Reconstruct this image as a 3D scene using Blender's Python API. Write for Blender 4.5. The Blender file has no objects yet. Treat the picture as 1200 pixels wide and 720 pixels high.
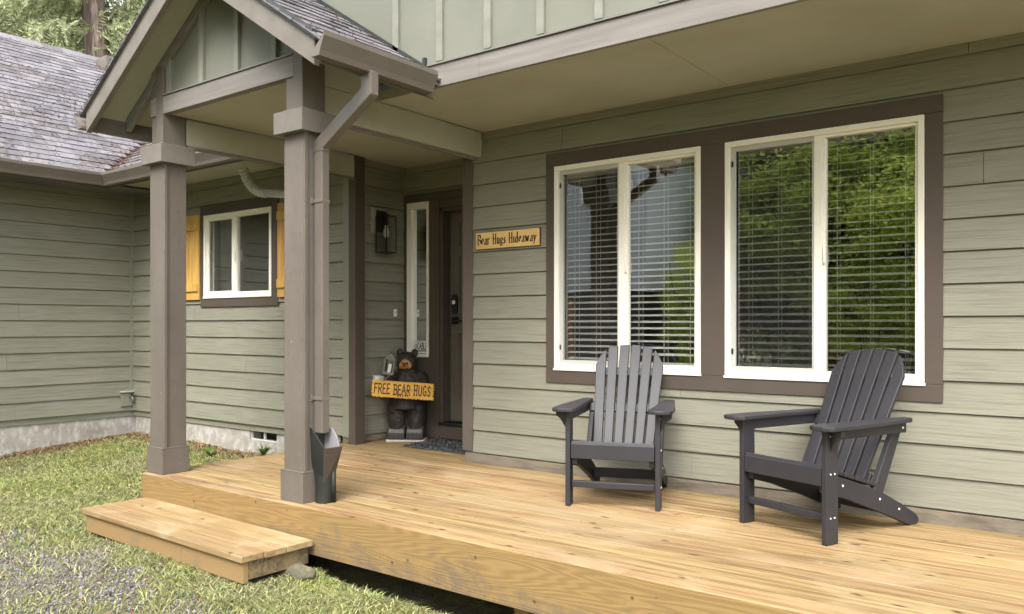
import bpy, bmesh, math, random
import numpy as np
from mathutils import Vector, Matrix
R = math.radians
random.seed(7)
scene = bpy.context.scene
COL = scene.collection

# ------------------------------------------------------------------ camera, sky, sun, exposure
cam_d = bpy.data.cameras.new('camera'); cam = bpy.data.objects.new('camera', cam_d); COL.objects.link(cam)
cam.location = (0, -5.0, 1.078); cam.rotation_euler = (R(90), 0, R(37.3))
cam_d.sensor_width = 36; cam_d.lens = 956 / 1200 * 36; cam_d.shift_y = 21 / 1200
cam_d.clip_start = .05; cam_d.clip_end = 500
scene.camera = cam
world = bpy.data.worlds.new('World'); scene.world = world; world.use_nodes = True
wn = world.node_tree; bg = wn.nodes['Background']
SUN_EL, SUN_AZ = R(52), R(160)        # azimuth clockwise from +Y: light comes from the yard
sky = wn.nodes.new('ShaderNodeTexSky'); sky.sky_type = 'NISHITA'; sky.sun_disc = False
sky.sun_elevation = SUN_EL; sky.sun_rotation = SUN_AZ; sky.dust_density = 4; sky.air_density = 1.2
hsv = wn.nodes.new('ShaderNodeHueSaturation'); hsv.inputs['Saturation'].default_value = .3     # thin overcast
wn.links.new(sky.outputs[0], hsv.inputs['Color']); wn.links.new(hsv.outputs[0], bg.inputs['Color'])
bg.inputs['Strength'].default_value = .15
sun_d = bpy.data.lights.new('sun', 'SUN'); sun = bpy.data.objects.new('sun', sun_d); COL.objects.link(sun)
sun_d.energy = .85; sun_d.angle = R(42); sun_d.color = (1, .985, .96)
sd = Vector((math.sin(SUN_AZ) * math.cos(SUN_EL), math.cos(SUN_AZ) * math.cos(SUN_EL), math.sin(SUN_EL)))
sun.rotation_euler = sd.to_track_quat('Z', 'Y').to_euler(); sun.location = (0, -20, 30)
scene.view_settings.view_transform = 'Standard'; scene.view_settings.look = 'None'
scene.view_settings.exposure = 2.05; scene.view_settings.gamma = 1
scene.render.engine = 'CYCLES'
scene.cycles.max_bounces = 8; scene.cycles.diffuse_bounces = 5; scene.cycles.transparent_max_bounces = 16
scene.cycles.use_denoising = True

# ------------------------------------------------------------------ materials
def mat(name, col, rough=.6, var=None, var2=None, bump=None, bump2=None, island=0., spots=None, spec=.5, metal=0., trans=0., space='Object', fade=None):
    """col linear RGB. var=(scale xyz, colour2, lo, hi): noise blend. spots=(scale, colour, size). bump=(scale xyz, strength, distance)."""
    m = bpy.data.materials.new(name); m.use_nodes = True
    nt = m.node_tree; N = nt.nodes; L = nt.links; b = N['Principled BSDF']
    tc = N.new('ShaderNodeTexCoord'); co = tc.outputs[space]
    def noise(sc, detail=5, dist=0.):
        mp = N.new('ShaderNodeMapping'); mp.inputs['Scale'].default_value = sc
        L.new(co, mp.inputs[0]); n = N.new('ShaderNodeTexNoise'); n.inputs['Scale'].default_value = 1
        n.inputs['Detail'].default_value = detail; n.inputs['Roughness'].default_value = .62; n.inputs['Distortion'].default_value = dist
        L.new(mp.outputs[0], n.inputs['Vector']); return n.outputs['Fac']
    def ramp(fac, lo, hi):
        r = N.new('ShaderNodeMapRange'); r.inputs['From Min'].default_value = lo; r.inputs['From Max'].default_value = hi
        L.new(fac, r.inputs['Value']); return r.outputs[0]
    rgb = N.new('ShaderNodeRGB'); rgb.outputs[0].default_value = (*col, 1); c = rgb.outputs[0]
    def mix(fac, a, colr, mode='MIX'):
        x = N.new('ShaderNodeMix'); x.data_type = 'RGBA'; x.blend_type = mode
        if isinstance(fac, float): x.inputs[0].default_value = fac
        else: L.new(fac, x.inputs[0])
        L.new(a, x.inputs[6])
        if isinstance(colr, tuple): x.inputs[7].default_value = (*colr, 1)
        else: L.new(colr, x.inputs[7])
        return x.outputs[2]
    for v in (var, var2):
        if v: c = mix(ramp(noise(v[0], 6, v[4] if len(v) > 4 else 0.), v[2], v[3]), c, v[1])
    if spots:
        mp = N.new('ShaderNodeMapping'); mp.inputs['Scale'].default_value = spots[0]; L.new(co, mp.inputs[0])
        nz = N.new('ShaderNodeTexNoise'); nz.inputs['Scale'].default_value = 3; L.new(mp.outputs[0], nz.inputs['Vector'])
        vadd = N.new('ShaderNodeMix'); vadd.data_type = 'RGBA'; vadd.blend_type = 'ADD'; vadd.inputs[0].default_value = .25
        L.new(mp.outputs[0], vadd.inputs[6]); L.new(nz.outputs['Color'], vadd.inputs[7])
        vo = N.new('ShaderNodeTexVoronoi'); vo.inputs['Scale'].default_value = 1; L.new(vadd.outputs[2], vo.inputs['Vector'])
        f = ramp(vo.outputs['Distance'], spots[2], spots[2] * .35)
        sel = N.new('ShaderNodeSeparateColor'); L.new(vo.outputs['Color'], sel.inputs[0])
        gt = N.new('ShaderNodeMath'); gt.operation = 'GREATER_THAN'; gt.inputs[1].default_value = spots[3] if len(spots) > 3 else .5
        L.new(sel.outputs[0], gt.inputs[0])
        mu = N.new('ShaderNodeMath'); mu.operation = 'MULTIPLY'; L.new(f, mu.inputs[0]); L.new(gt.outputs[0], mu.inputs[1])
        c = mix(mu.outputs[0], c, spots[1])
    if island:
        g = N.new('ShaderNodeNewGeometry'); r = N.new('ShaderNodeMapRange'); r.inputs['To Min'].default_value = 1 - island; r.inputs['To Max'].default_value = 1 + island
        L.new(g.outputs['Random Per Island'], r.inputs['Value'])
        h = N.new('ShaderNodeHueSaturation'); L.new(r.outputs[0], h.inputs['Value']); L.new(c, h.inputs['Color'])
        wn_ = N.new('ShaderNodeTexWhiteNoise'); wn_.noise_dimensions = '1D'; L.new(g.outputs['Random Per Island'], wn_.inputs['W'])
        r2 = N.new('ShaderNodeMapRange'); r2.inputs['To Min'].default_value = .5 - island * .06; r2.inputs['To Max'].default_value = .5 + island * .06
        L.new(wn_.outputs['Value'], r2.inputs['Value']); L.new(r2.outputs[0], h.inputs['Hue'])
        c = h.outputs[0]
    L.new(c, b.inputs['Base Color'])
    b.inputs['Roughness'].default_value = rough; b.inputs['Specular IOR Level'].default_value = spec; b.inputs['Metallic'].default_value = metal
    prev = None
    for v in (bump, bump2):
        if v:
            bp = N.new('ShaderNodeBump'); bp.inputs['Strength'].default_value = v[1]; bp.inputs['Distance'].default_value = v[2]
            L.new(noise(v[0], 6, v[3] if len(v) > 3 else 0.), bp.inputs['Height'])
            if prev: L.new(prev, bp.inputs['Normal'])
            prev = bp.outputs[0]
    if prev: L.new(prev, b.inputs['Normal'])
    if trans:
        out = N['Material Output']; t = N.new('ShaderNodeBsdfTranslucent'); L.new(c, t.inputs['Color'])
        ms = N.new('ShaderNodeMixShader'); ms.inputs[0].default_value = trans
        L.new(b.outputs[0], ms.inputs[1]); L.new(t.outputs[0], ms.inputs[2]); L.new(ms.outputs[0], out.inputs['Surface'])
    return m

def wood_rings(name, c1, c2, dirt, scale):
    """Board with cathedral grain (distorted bands along X), knots and dirt stains along the lower edge."""
    m = bpy.data.materials.new(name); m.use_nodes = True
    nt = m.node_tree; N = nt.nodes; L = nt.links; b = N['Principled BSDF']
    tc = N.new('ShaderNodeTexCoord'); mp = N.new('ShaderNodeMapping'); mp.inputs['Scale'].default_value = scale
    L.new(tc.outputs['Object'], mp.inputs[0])
    nz = N.new('ShaderNodeTexNoise'); nz.inputs['Scale'].default_value = .9; nz.inputs['Detail'].default_value = 2; L.new(mp.outputs[0], nz.inputs['Vector'])
    sc = N.new('ShaderNodeMath'); sc.operation = 'MULTIPLY'; sc.inputs[1].default_value = 150; L.new(nz.outputs['Fac'], sc.inputs[0])
    sn = N.new('ShaderNodeMath'); sn.operation = 'SINE'; L.new(sc.outputs[0], sn.inputs[0])
    r = N.new('ShaderNodeMapRange'); r.inputs['From Min'].default_value = -1; r.inputs['From Max'].default_value = 1; r.inputs['To Max'].default_value = .45; L.new(sn.outputs[0], r.inputs['Value'])
    mx = N.new('ShaderNodeMix'); mx.data_type = 'RGBA'; mx.inputs[6].default_value = (*c1, 1); mx.inputs[7].default_value = (*c2, 1); L.new(r.outputs[0], mx.inputs[0])
    big = N.new('ShaderNodeTexNoise'); big.inputs['Scale'].default_value = 4.5; big.inputs['Detail'].default_value = 12; big.inputs['Roughness'].default_value = .82; L.new(tc.outputs['Object'], big.inputs['Vector'])
    sep = N.new('ShaderNodeSeparateXYZ'); L.new(tc.outputs['Object'], sep.inputs[0])
    zr = N.new('ShaderNodeMapRange'); zr.inputs['From Min'].default_value = -.02; zr.inputs['From Max'].default_value = -.26; zr.inputs['To Min'].default_value = -.22; zr.inputs['To Max'].default_value = .06; L.new(sep.outputs['Z'], zr.inputs['Value'])
    ad = N.new('ShaderNodeMath'); L.new(big.outputs['Fac'], ad.inputs[0]); L.new(zr.outputs[0], ad.inputs[1])
    dr = N.new('ShaderNodeMapRange'); dr.inputs['From Min'].default_value = .42; dr.inputs['From Max'].default_value = .62; dr.inputs['To Max'].default_value = .8; L.new(ad.outputs[0], dr.inputs['Value'])
    mx2 = N.new('ShaderNodeMix'); mx2.data_type = 'RGBA'; mx2.inputs[7].default_value = (*dirt, 1); L.new(mx.outputs[2], mx2.inputs[6]); L.new(dr.outputs[0], mx2.inputs[0])
    vo = N.new('ShaderNodeTexVoronoi'); vo.inputs['Scale'].default_value = 9; L.new(tc.outputs['Object'], vo.inputs['Vector'])
    vr = N.new('ShaderNodeMapRange'); vr.inputs['From Min'].default_value = .11; vr.inputs['From Max'].default_value = .04; L.new(vo.outputs['Distance'], vr.inputs['Value'])
    mx3 = N.new('ShaderNodeMix'); mx3.data_type = 'RGBA'; mx3.inputs[7].default_value = (.06, .04, .02, 1); L.new(mx2.outputs[2], mx3.inputs[6]); L.new(vr.outputs[0], mx3.inputs[0])
    L.new(mx3.outputs[2], b.inputs['Base Color']); b.inputs['Roughness'].default_value = .75; b.inputs['Specular IOR Level'].default_value = .25
    bp = N.new('ShaderNodeBump'); bp.inputs['Strength'].default_value = .14; bp.inputs['Distance'].default_value = .003; L.new(sn.outputs[0], bp.inputs['Height']); L.new(bp.outputs[0], b.inputs['Normal'])
    return m

def glass_mat(name, refl, tint=(1, 1, 1)):
    m = bpy.data.materials.new(name); m.use_nodes = True
    nt = m.node_tree; N = nt.nodes; L = nt.links; N.remove(N['Principled BSDF']); out = N['Material Output']
    tr = N.new('ShaderNodeBsdfTransparent'); tr.inputs[0].default_value = (*tint, 1)
    gl = N.new('ShaderNodeBsdfGlossy'); gl.inputs['Roughness'].default_value = .004
    fr = N.new('ShaderNodeFresnel'); fr.inputs[0].default_value = 1.5
    ad = N.new('ShaderNodeMath'); ad.use_clamp = True; ad.inputs[1].default_value = refl; L.new(fr.outputs[0], ad.inputs[0])
    tc = N.new('ShaderNodeTexCoord'); nz = N.new('ShaderNodeTexNoise'); nz.inputs['Scale'].default_value = 2.5; L.new(tc.outputs['Object'], nz.inputs['Vector'])
    bp = N.new('ShaderNodeBump'); bp.inputs['Strength'].default_value = .05; bp.inputs['Distance'].default_value = .02; L.new(nz.outputs['Fac'], bp.inputs['Height']); L.new(bp.outputs[0], gl.inputs['Normal'])
    ms = N.new('ShaderNodeMixShader'); L.new(ad.outputs[0], ms.inputs[0]); L.new(tr.outputs[0], ms.inputs[1]); L.new(gl.outputs[0], ms.inputs[2]); L.new(ms.outputs[0], out.inputs['Surface'])
    return m

def screen_mat():
    m = bpy.data.materials.new('insect screen mesh'); m.use_nodes = True
    nt = m.node_tree; N = nt.nodes; L = nt.links; b = N['Principled BSDF']; b.inputs['Base Color'].default_value = (.03, .03, .03, 1); b.inputs['Roughness'].default_value = .7
    tr = N.new('ShaderNodeBsdfTransparent'); ms = N.new('ShaderNodeMixShader'); ms.inputs[0].default_value = .16
    L.new(tr.outputs[0], ms.inputs[1]); L.new(b.outputs[0], ms.inputs[2]); L.new(ms.outputs[0], N['Material Output'].inputs['Surface'])
    return m

M = {}
def defmat(key, *a, **k): M[key] = mat(key, *a, **k)
defmat('siding', (.222, .215, .166), .55, var=((1.2, 1.2, 2.5), (.25, .242, .19), .4, .7), var2=((2.2, 2.2, 70), (.165, .158, .117), .47, .7), bump=((5, 5, 110), .45, .004, 1.), bump2=((60, 60, 500), .15, .002), island=.045, spec=.35)
defmat('batten', (.18, .18, .146), .6, var=((3, 3, 8), (.225, .225, .19), .4, .7), bump=((160, 160, 60), .12, .002), spec=.3)
defmat('panel', (.158, .162, .13), .6, var=((1.5, 1.5, 1.5), (.185, .187, .152), .4, .7), bump=((160, 160, 60), .12, .002), island=.04, spec=.3)
defmat('soffit', (.385, .385, .325), .65, var=((.8, 5, 2), (.42, .41, .335), .38, .66), var2=((1.5, 1.5, 1.5), (.335, .33, .262), .45, .75), bump=((6, 90, 6), .15, .002), spec=.2)
defmat('trim', (.10, .083, .066), .6, var=((2, 2, 2), (.125, .1, .085), .4, .7), bump=((70, 70, 70), .3, .003), spec=.35)
defmat('dark_trim', (.075, .058, .046), .6, var=((2, 2, 2), (.09, .07, .056), .4, .7), bump=((70, 70, 70), .2, .002), spec=.35)
defmat('post', (.118, .1, .083), .55, var=((5, 5, 1.6), (.142, .122, .103), .4, .7), var2=((24, 24, 24), (.1, .085, .072), .55, .8), bump=((90, 90, 40), .35, .003), spec=.3, spots=((14, 14, 7), (.34, .32, .29), .06, .8))
defmat('fascia_paint', (.165, .15, .135), .6, var=((1.5, 30, 30), (.215, .197, .18), .4, .72), bump=((6, 110, 110), .4, .003, .6), spec=.3)
defmat('gutter_metal', (.125, .107, .087), .42, var=((2, 2, 2), (.15, .13, .108), .4, .7), var2=((20, 20, 20), (.1, .09, .075), .6, .8), spec=.5)
defmat('rake_paint', (.15, .133, .113), .6, var=((6, 6, 6), (.185, .165, .142), .4, .7), bump=((60, 60, 60), .4, .003), spec=.3, island=.03)
defmat('vinyl', (.8, .775, .68), .35, var=((6, 6, 6), (.73, .71, .62), .5, .8))
defmat('screen_frame', (.42, .42, .39), .45)
defmat('dark_edge', (.02, .02, .02), .6)
defmat('blind', (.88, .87, .82), .5, island=.03)
defmat('blind_cord', (.75, .74, .68), .7)
defmat('interior', (.16, .145, .125), .9)
defmat('curtain', (.42, .42, .4), .9, var=((14, 14, .6), (.3, .3, .29), .4, .65))
defmat('concrete', (.36, .335, .3), .85, var=((3, 3, 6), (.26, .235, .2), .42, .72), var2=((16, 16, 9), (.52, .5, .47), .48, .7), bump=((28, 28, 28), .5, .008), spots=((9, 9, 9), (.18, .15, .12), .12, .7), spec=.2)
defmat('base_grime', (.2, .165, .12), .85, var=((4, 4, 20), (.1, .08, .055), .42, .7), bump=((40, 40, 40), .5, .004))
defmat('deck', (.305, .21, .1), .66, var=((1.3, 30, 20), (.165, .1, .044), .43, .62, .5), var2=((1.3, 2.2, 1), (.33, .245, .14), .5, .72, .8), spots=((5, 10, 1), (.065, .034, .015), .17, .3), bump=((3, 70, 70), .2, .003), island=.14, spec=.3)
defmat('step_board', (.295, .208, .102), .62, var=((1.4, 30, 30), (.2, .125, .055), .42, .66, .4), var2=((2.2, 2.6, 2), (.37, .29, .17), .52, .72, .8), spots=((5, 9, 3), (.09, .05, .022), .15, .3), bump=((3, 70, 70), .25, .003), island=.08, spec=.3)
defmat('step_riser', (.27, .178, .082), .7, var=((1.4, 26, 26), (.26, .165, .07), .42, .68, .4), var2=((5, 5, 5), (.2, .15, .09), .56, .75), spots=((7, 7, 7), (.12, .07, .03), .06, .5), bump=((3, 70, 70), .25, .003), spec=.25)
defmat('step_end', (.2, .14, .07), .8, var=((14, 14, 14), (.085, .07, .045), .42, .6), var2=((40, 40, 40), (.24, .19, .11), .5, .7), bump=((30, 30, 30), .5, .006), spec=.2)
M['skirt'] = wood_rings('skirt board grain', (.255, .165, .066), (.15, .094, .037), (.115, .095, .07), (.55, 2, 8))
defmat('cedar', (.58, .35, .09), .6, var=((20, 20, 1.5), (.42, .22, .05), .42, .68, .4), spots=((9, 9, 6), (.2, .08, .02), .07, .5), island=.07)
defmat('sign_pine', (.72, .5, .2), .5, var=((2.5, 30, 30), (.6, .36, .12), .42, .68, .6), spots=((9, 9, 9), (.3, .13, .04), .06, .6))
defmat('sign_oak', (.6, .33, .05), .45, var=((3, 30, 30), (.42, .2, .025), .45, .7, .5))
defmat('ink', (.02, .012, .008), .7)
defmat('burnt_edge', (.05, .03, .018), .8)
defmat('chair_plastic', (.022, .0205, .024), .5, var=((3, 3, 3), (.031, .029, .033), .4, .7), bump=((40, 40, 6), .18, .002), island=.06, spec=.42)
defmat('bolt', (.75, .74, .7), .35)
defmat('bear_wood', (.02, .014, .0105), .5, var=((9, 9, 5), (.045, .031, .022), .45, .7), var2=((16, 16, 8), (.015, .011, .009), .5, .7), bump=((26, 26, 16), 1., .02, .8), bump2=((60, 60, 10), .6, .006))
defmat('bear_face', (.34, .15, .04), .5, var=((22, 22, 22), (.35, .13, .025), .45, .7))
defmat('stone_grey', (.5, .47, .42), .8, var=((6, 6, 6), (.4, .37, .33), .4, .7))
defmat('bear_foot', (.042, .04, .038), .45, bump=((30, 30, 30), .5, .008))
defmat('black_metal', (.012, .012, .012), .4)
defmat('lantern_metal', (.14, .15, .13), .4, metal=.3)
defmat('clear_bulb', (.75, .75, .68), .12)
defmat('mat_rubber', (.035, .034, .036), .8, var=((28, 28, 28), (.14, .135, .135), .5, .62), bump=((70, 70, 70), .8, .006))
defmat('door_paint', (.115, .1, .078), .5, var=((3, 3, 3), (.13, .115, .09), .4, .7))
defmat('white_plastic', (.75, .74, .7), .4)
defmat('grey_plastic', (.5, .5, .47), .5)
defmat('siding_block', (.21, .212, .155), .55)
defmat('mount_paint', (.3, .29, .22), .5)
defmat('pipe_black', (.018, .02, .017), .5, var=((6, 6, 6), (.03, .032, .028), .4, .7), spec=.25, spots=((60, 60, 60), (.4, .4, .38), .11, .9))
defmat('scoop_brown', (.06, .046, .036), .6, spec=.2, spots=((42, 42, 42), (.4, .39, .36), .08, .88))
defmat('scoop_liner', (.22, .21, .225), .55, var=((14, 14, 14), (.2, .19, .2), .5, .7))
defmat('shingle', (.145, .138, .15), .92, var=((1.4, 1.4, 1.4), (.19, .172, .172), .4, .7), var2=((70, 70, 70), (.085, .08, .095), .5, .75), bump=((160, 160, 160), .5, .004), island=.28, spec=.1)
defmat('drip_edge', (.03, .035, .033), .4)
defmat('moss_edge', (.035, .04, .025), .9, var=((20, 20, 20), (.02, .02, .02), .4, .6))
defmat('needles', (.34, .17, .085), .8, island=.4)
defmat('bark', (.12, .085, .066), .9, var=((9, 9, .9), (.27, .21, .18), .45, .62, .5), var2=((30, 30, 3), (.05, .038, .03), .5, .66), bump=((9, 9, .9), 1., .05, .6))
defmat('dark_bark', (.06, .045, .035), .9, var=((12, 12, 1.5), (.1, .08, .06), .45, .65, .5), bump=((16, 16, 2), 1., .05, .6))
defmat('cedar_leaf', (.38, .41, .24), .6, island=.42, trans=.5, spec=.2)
defmat('conifer_leaf', (.12, .15, .06), .65, island=.4, trans=.25, spec=.2)
defmat('maple_leaf', (.48, .56, .12), .55, island=.45, trans=.62, spec=.3)
defmat('weed_leaf', (.10, .17, .035), .5, island=.3, trans=.4)
defmat('grass', (.34, .36, .14), .6, island=.65, trans=.45, spec=.2, var=((1.1, 1.1, 1.1), (.37, .36, .2), .45, .7))
defmat('soil', (.15, .125, .085), .95, var=((2, 2, 2), (.1, .08, .055), .4, .66), var2=((9, 9, 9), (.17, .175, .07), .42, .6), bump=((45, 45, 45), .9, .02), spec=.1)
defmat('gravel', (.15, .136, .134), .85, island=.55, var=((30, 30, 30), (.22, .2, .19), .4, .7), spec=.2)
defmat('leaf_litter', (.2, .105, .05), .8, island=.5)
defmat('house_blue', (.42, .45, .46), .6, island=.05)
defmat('house_brown', (.3, .15, .06), .6)
defmat('fieldstone', (.15, .13, .08), .9, var=((9, 9, 9), (.08, .075, .05), .4, .65), bump=((22, 22, 22), .8, .02))
M['glass'] = glass_mat('window glass', .41, (.97, .98, .97))
M['lamp_glass'] = glass_mat('lamp glass', .02)
M['side_glass'] = glass_mat('sidelight glass', .08, (.85, .9, .87))
M['screen'] = screen_mat()

# ------------------------------------------------------------------ mesh helpers
class MB:
    def __init__(s): s.v = []; s.f = []; s.sm = set()
    def poly(s, pts, smooth=False):
        i = len(s.v); s.v += [tuple(p) for p in pts]; s.f.append(tuple(range(i, i + len(pts))))
        if smooth: s.sm.add(len(s.f) - 1)
        return s
    def box(s, x0, x1, y0, y1, z0, z1, mtx=None):
        P = [(x, y, z) for z in (z0, z1) for y in (y0, y1) for x in (x0, x1)]
        if mtx is not None: P = [tuple(mtx @ Vector(p)) for p in P]
        i = len(s.v); s.v += P
        for q in ((0, 2, 3, 1), (4, 5, 7, 6), (0, 1, 5, 4), (1, 3, 7, 5), (3, 2, 6, 7), (2, 0, 4, 6)): s.f.append(tuple(i + k for k in q))
        return s
    def prism(s, poly, axis, a, b, mtx=None):
        """poly: 2D points; axis 'x': (y,z) extruded in x; 'y': (x,z) extruded in y; 'z': (x,y) extruded in z."""
        def P(p, t):
            q = {'x': (t, p[0], p[1]), 'y': (p[0], t, p[1]), 'z': (p[0], p[1], t)}[axis]
            return tuple(mtx @ Vector(q)) if mtx is not None else q
        n = len(poly); i = len(s.v); s.v += [P(p, a) for p in poly] + [P(p, b) for p in poly]
        s.f.append(tuple(i + k for k in range(n))[::-1]); s.f.append(tuple(i + n + k for k in range(n)))
        for k in range(n): s.f.append((i + k, i + (k + 1) % n, i + n + (k + 1) % n, i + n + k))
        return s
    def tube(s, pts, r, n=10, cap=True, smooth=True, sx=1.):
        pts = [Vector(p) for p in pts]; rs = r if isinstance(r, (list, tuple)) else [r] * len(pts)
        rings = []; up = None
        for k, p in enumerate(pts):
            d = (pts[min(k + 1, len(pts) - 1)] - pts[max(k - 1, 0)]).normalized()
            if up is None: up = Vector((0, 0, 1)) if abs(d.z) < .9 else Vector((1, 0, 0))
            a = d.cross(up).normalized(); b = a.cross(d).normalized(); up = b
            i = len(s.v); rings.append(i)
            for j in range(n):
                t = 2 * math.pi * j / n; s.v.append(tuple(p + a * (math.cos(t) * rs[k] * sx) + b * (math.sin(t) * rs[k])))
        for k in range(len(rings) - 1):
            for j in range(n):
                s.f.append((rings[k] + j, rings[k] + (j + 1) % n, rings[k + 1] + (j + 1) % n, rings[k + 1] + j))
                if smooth: s.sm.add(len(s.f) - 1)
        if cap:
            s.f.append(tuple(rings[0] + j for j in range(n))[::-1]); s.f.append(tuple(rings[-1] + j for j in range(n)))
        return s
    def ball(s, c, r, n=10, m=8, sc=(1, 1, 1)):
        i = len(s.v)
        for a in range(m + 1):
            th = math.pi * a / m
            for b in range(n):
                ph = 2 * math.pi * b / n
                s.v.append((c[0] + r * sc[0] * math.sin(th) * math.cos(ph), c[1] + r * sc[1] * math.sin(th) * math.sin(ph), c[2] + r * sc[2] * math.cos(th)))
        for a in range(m):
            for b in range(n):
                s.f.append((i + a * n + b, i + a * n + (b + 1) % n, i + (a + 1) * n + (b + 1) % n, i + (a + 1) * n + b)); s.sm.add(len(s.f) - 1)
        return s
    def build(s, name, m, parent=None, bevel=0., fix=True):
        me = bpy.data.meshes.new(name); me.from_pydata(s.v, [], s.f)
        if fix:
            bm = bmesh.new(); bm.from_mesh(me); bmesh.ops.recalc_face_normals(bm, faces=bm.faces); bm.to_mesh(me); bm.free()
        for k in s.sm: me.polygons[k].use_smooth = True
        me.materials.append(m if not isinstance(m, str) else M[m])
        o = bpy.data.objects.new(name, me); COL.objects.link(o)
        if parent: o.parent = parent
        if bevel:
            b = o.modifiers.new('edge', 'BEVEL'); b.width = bevel; b.segments = 2; b.limit_method = 'ANGLE'; b.angle_limit = R(40)
        return o
def arr_mesh(name, V, F, m, parent=None):
    """V (n,3), F (k,4) numpy quads or (k,3) triangles."""
    me = bpy.data.meshes.new(name); n = F.shape[1]
    me.vertices.add(len(V)); me.vertices.foreach_set('co', np.asarray(V, np.float32).ravel())
    me.loops.add(F.size); me.loops.foreach_set('vertex_index', F.ravel().astype(np.int32))
    me.polygons.add(len(F)); me.polygons.foreach_set('loop_start', np.arange(0, F.size, n, dtype=np.int32))
    me.update(calc_edges=True); me.validate()
    me.materials.append(M[m]); o = bpy.data.objects.new(name, me); COL.objects.link(o)
    if parent: o.parent = parent
    return o
def tag(o, label=None, cat=None, group=None, kind=None):
    for k, v in (('label', label), ('category', cat), ('group', group), ('kind', kind)):
        if v: o[k] = v
    return o
def empty(name, loc=(0, 0, 0), rz=0.):
    o = bpy.data.objects.new(name, None); COL.objects.link(o); o.location = loc; o.rotation_euler = (0, 0, rz); o.empty_display_size = .2
    return o
def copy_tree(o, parent=None):
    c = o.copy(); COL.objects.link(c)
    if parent: c.parent = parent
    for ch in o.children: copy_tree(ch, c)
    return c
def cells(s0, s1, z0, z1, holes):
    ss = sorted({s0, s1, *[h for o in holes for h in o[:2] if s0 < h < s1]}); zs = sorted({z0, z1, *[h for o in holes for h in o[2:] if z0 < h < z1]})
    out = []
    for a, b in zip(zs, zs[1:]):
        run = None
        for c, d in zip(ss, ss[1:]):
            mx, mz = (c + d) / 2, (a + b) / 2
            if any(o[0] < mx < o[1] and o[2] < mz < o[3] for o in holes):
                if run: out.append((*run, a, b)); run = None
            else: run = (run[0], d) if run else (c, d)
        if run: out.append((*run, a, b))
    return out
E_ = .1765; Z0 = .062
def siding(mb, P, s0, s1, ztop, holes=(), joints=True, zb=Z0, rnd=random):
    """Lapped boards: P(s, z, d) maps along-wall, height and outward distance to the world."""
    k = 0
    while True:
        a = Z0 + k * E_; b = min(a + E_, ztop); k += 1
        if a >= ztop - .01: break
        if b <= zb: continue
        js = []
        if joints and s1 - s0 > 2.5:
            js = [rnd.uniform(s0 + .6, s1 - .6)]
        hs = list(holes)
        full = (b - a)
        for (c, d, lo, hi) in cells(s0, s1, a + .0075, b, hs):
            edges = [c] + [j for j in js if c + .2 < j < d - .2] + [d]
            for e0, e1 in zip(edges, edges[1:]):
                if e0 != c: e0 += .0012
                if e1 != d: e1 -= .0012
                wob = rnd.uniform(-.001, .001)
                dl = .024 - .015 * (lo - a) / E_ + wob; dh = .024 - .015 * (hi - a) / E_ + wob
                mb.poly([P(e0, lo, dl), P(e1, lo, dl), P(e1, hi, dh), P(e0, hi, dh)])
                n = len(mb.v)
                mb.f.append((n - 4, n - 3, len(mb.v) + 1, len(mb.v))); mb.v += [P(e0, lo, 0.), P(e1, lo, 0.)]
                n0 = n - 4
                mb.f.append((n0, n0 + 4, len(mb.v), n0 + 3)); mb.v.append(P(e0, hi, 0.))
                mb.f.append((n0 + 1, n0 + 2, len(mb.v), n0 + 5)); mb.v.append(P(e1, hi, 0.))

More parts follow.
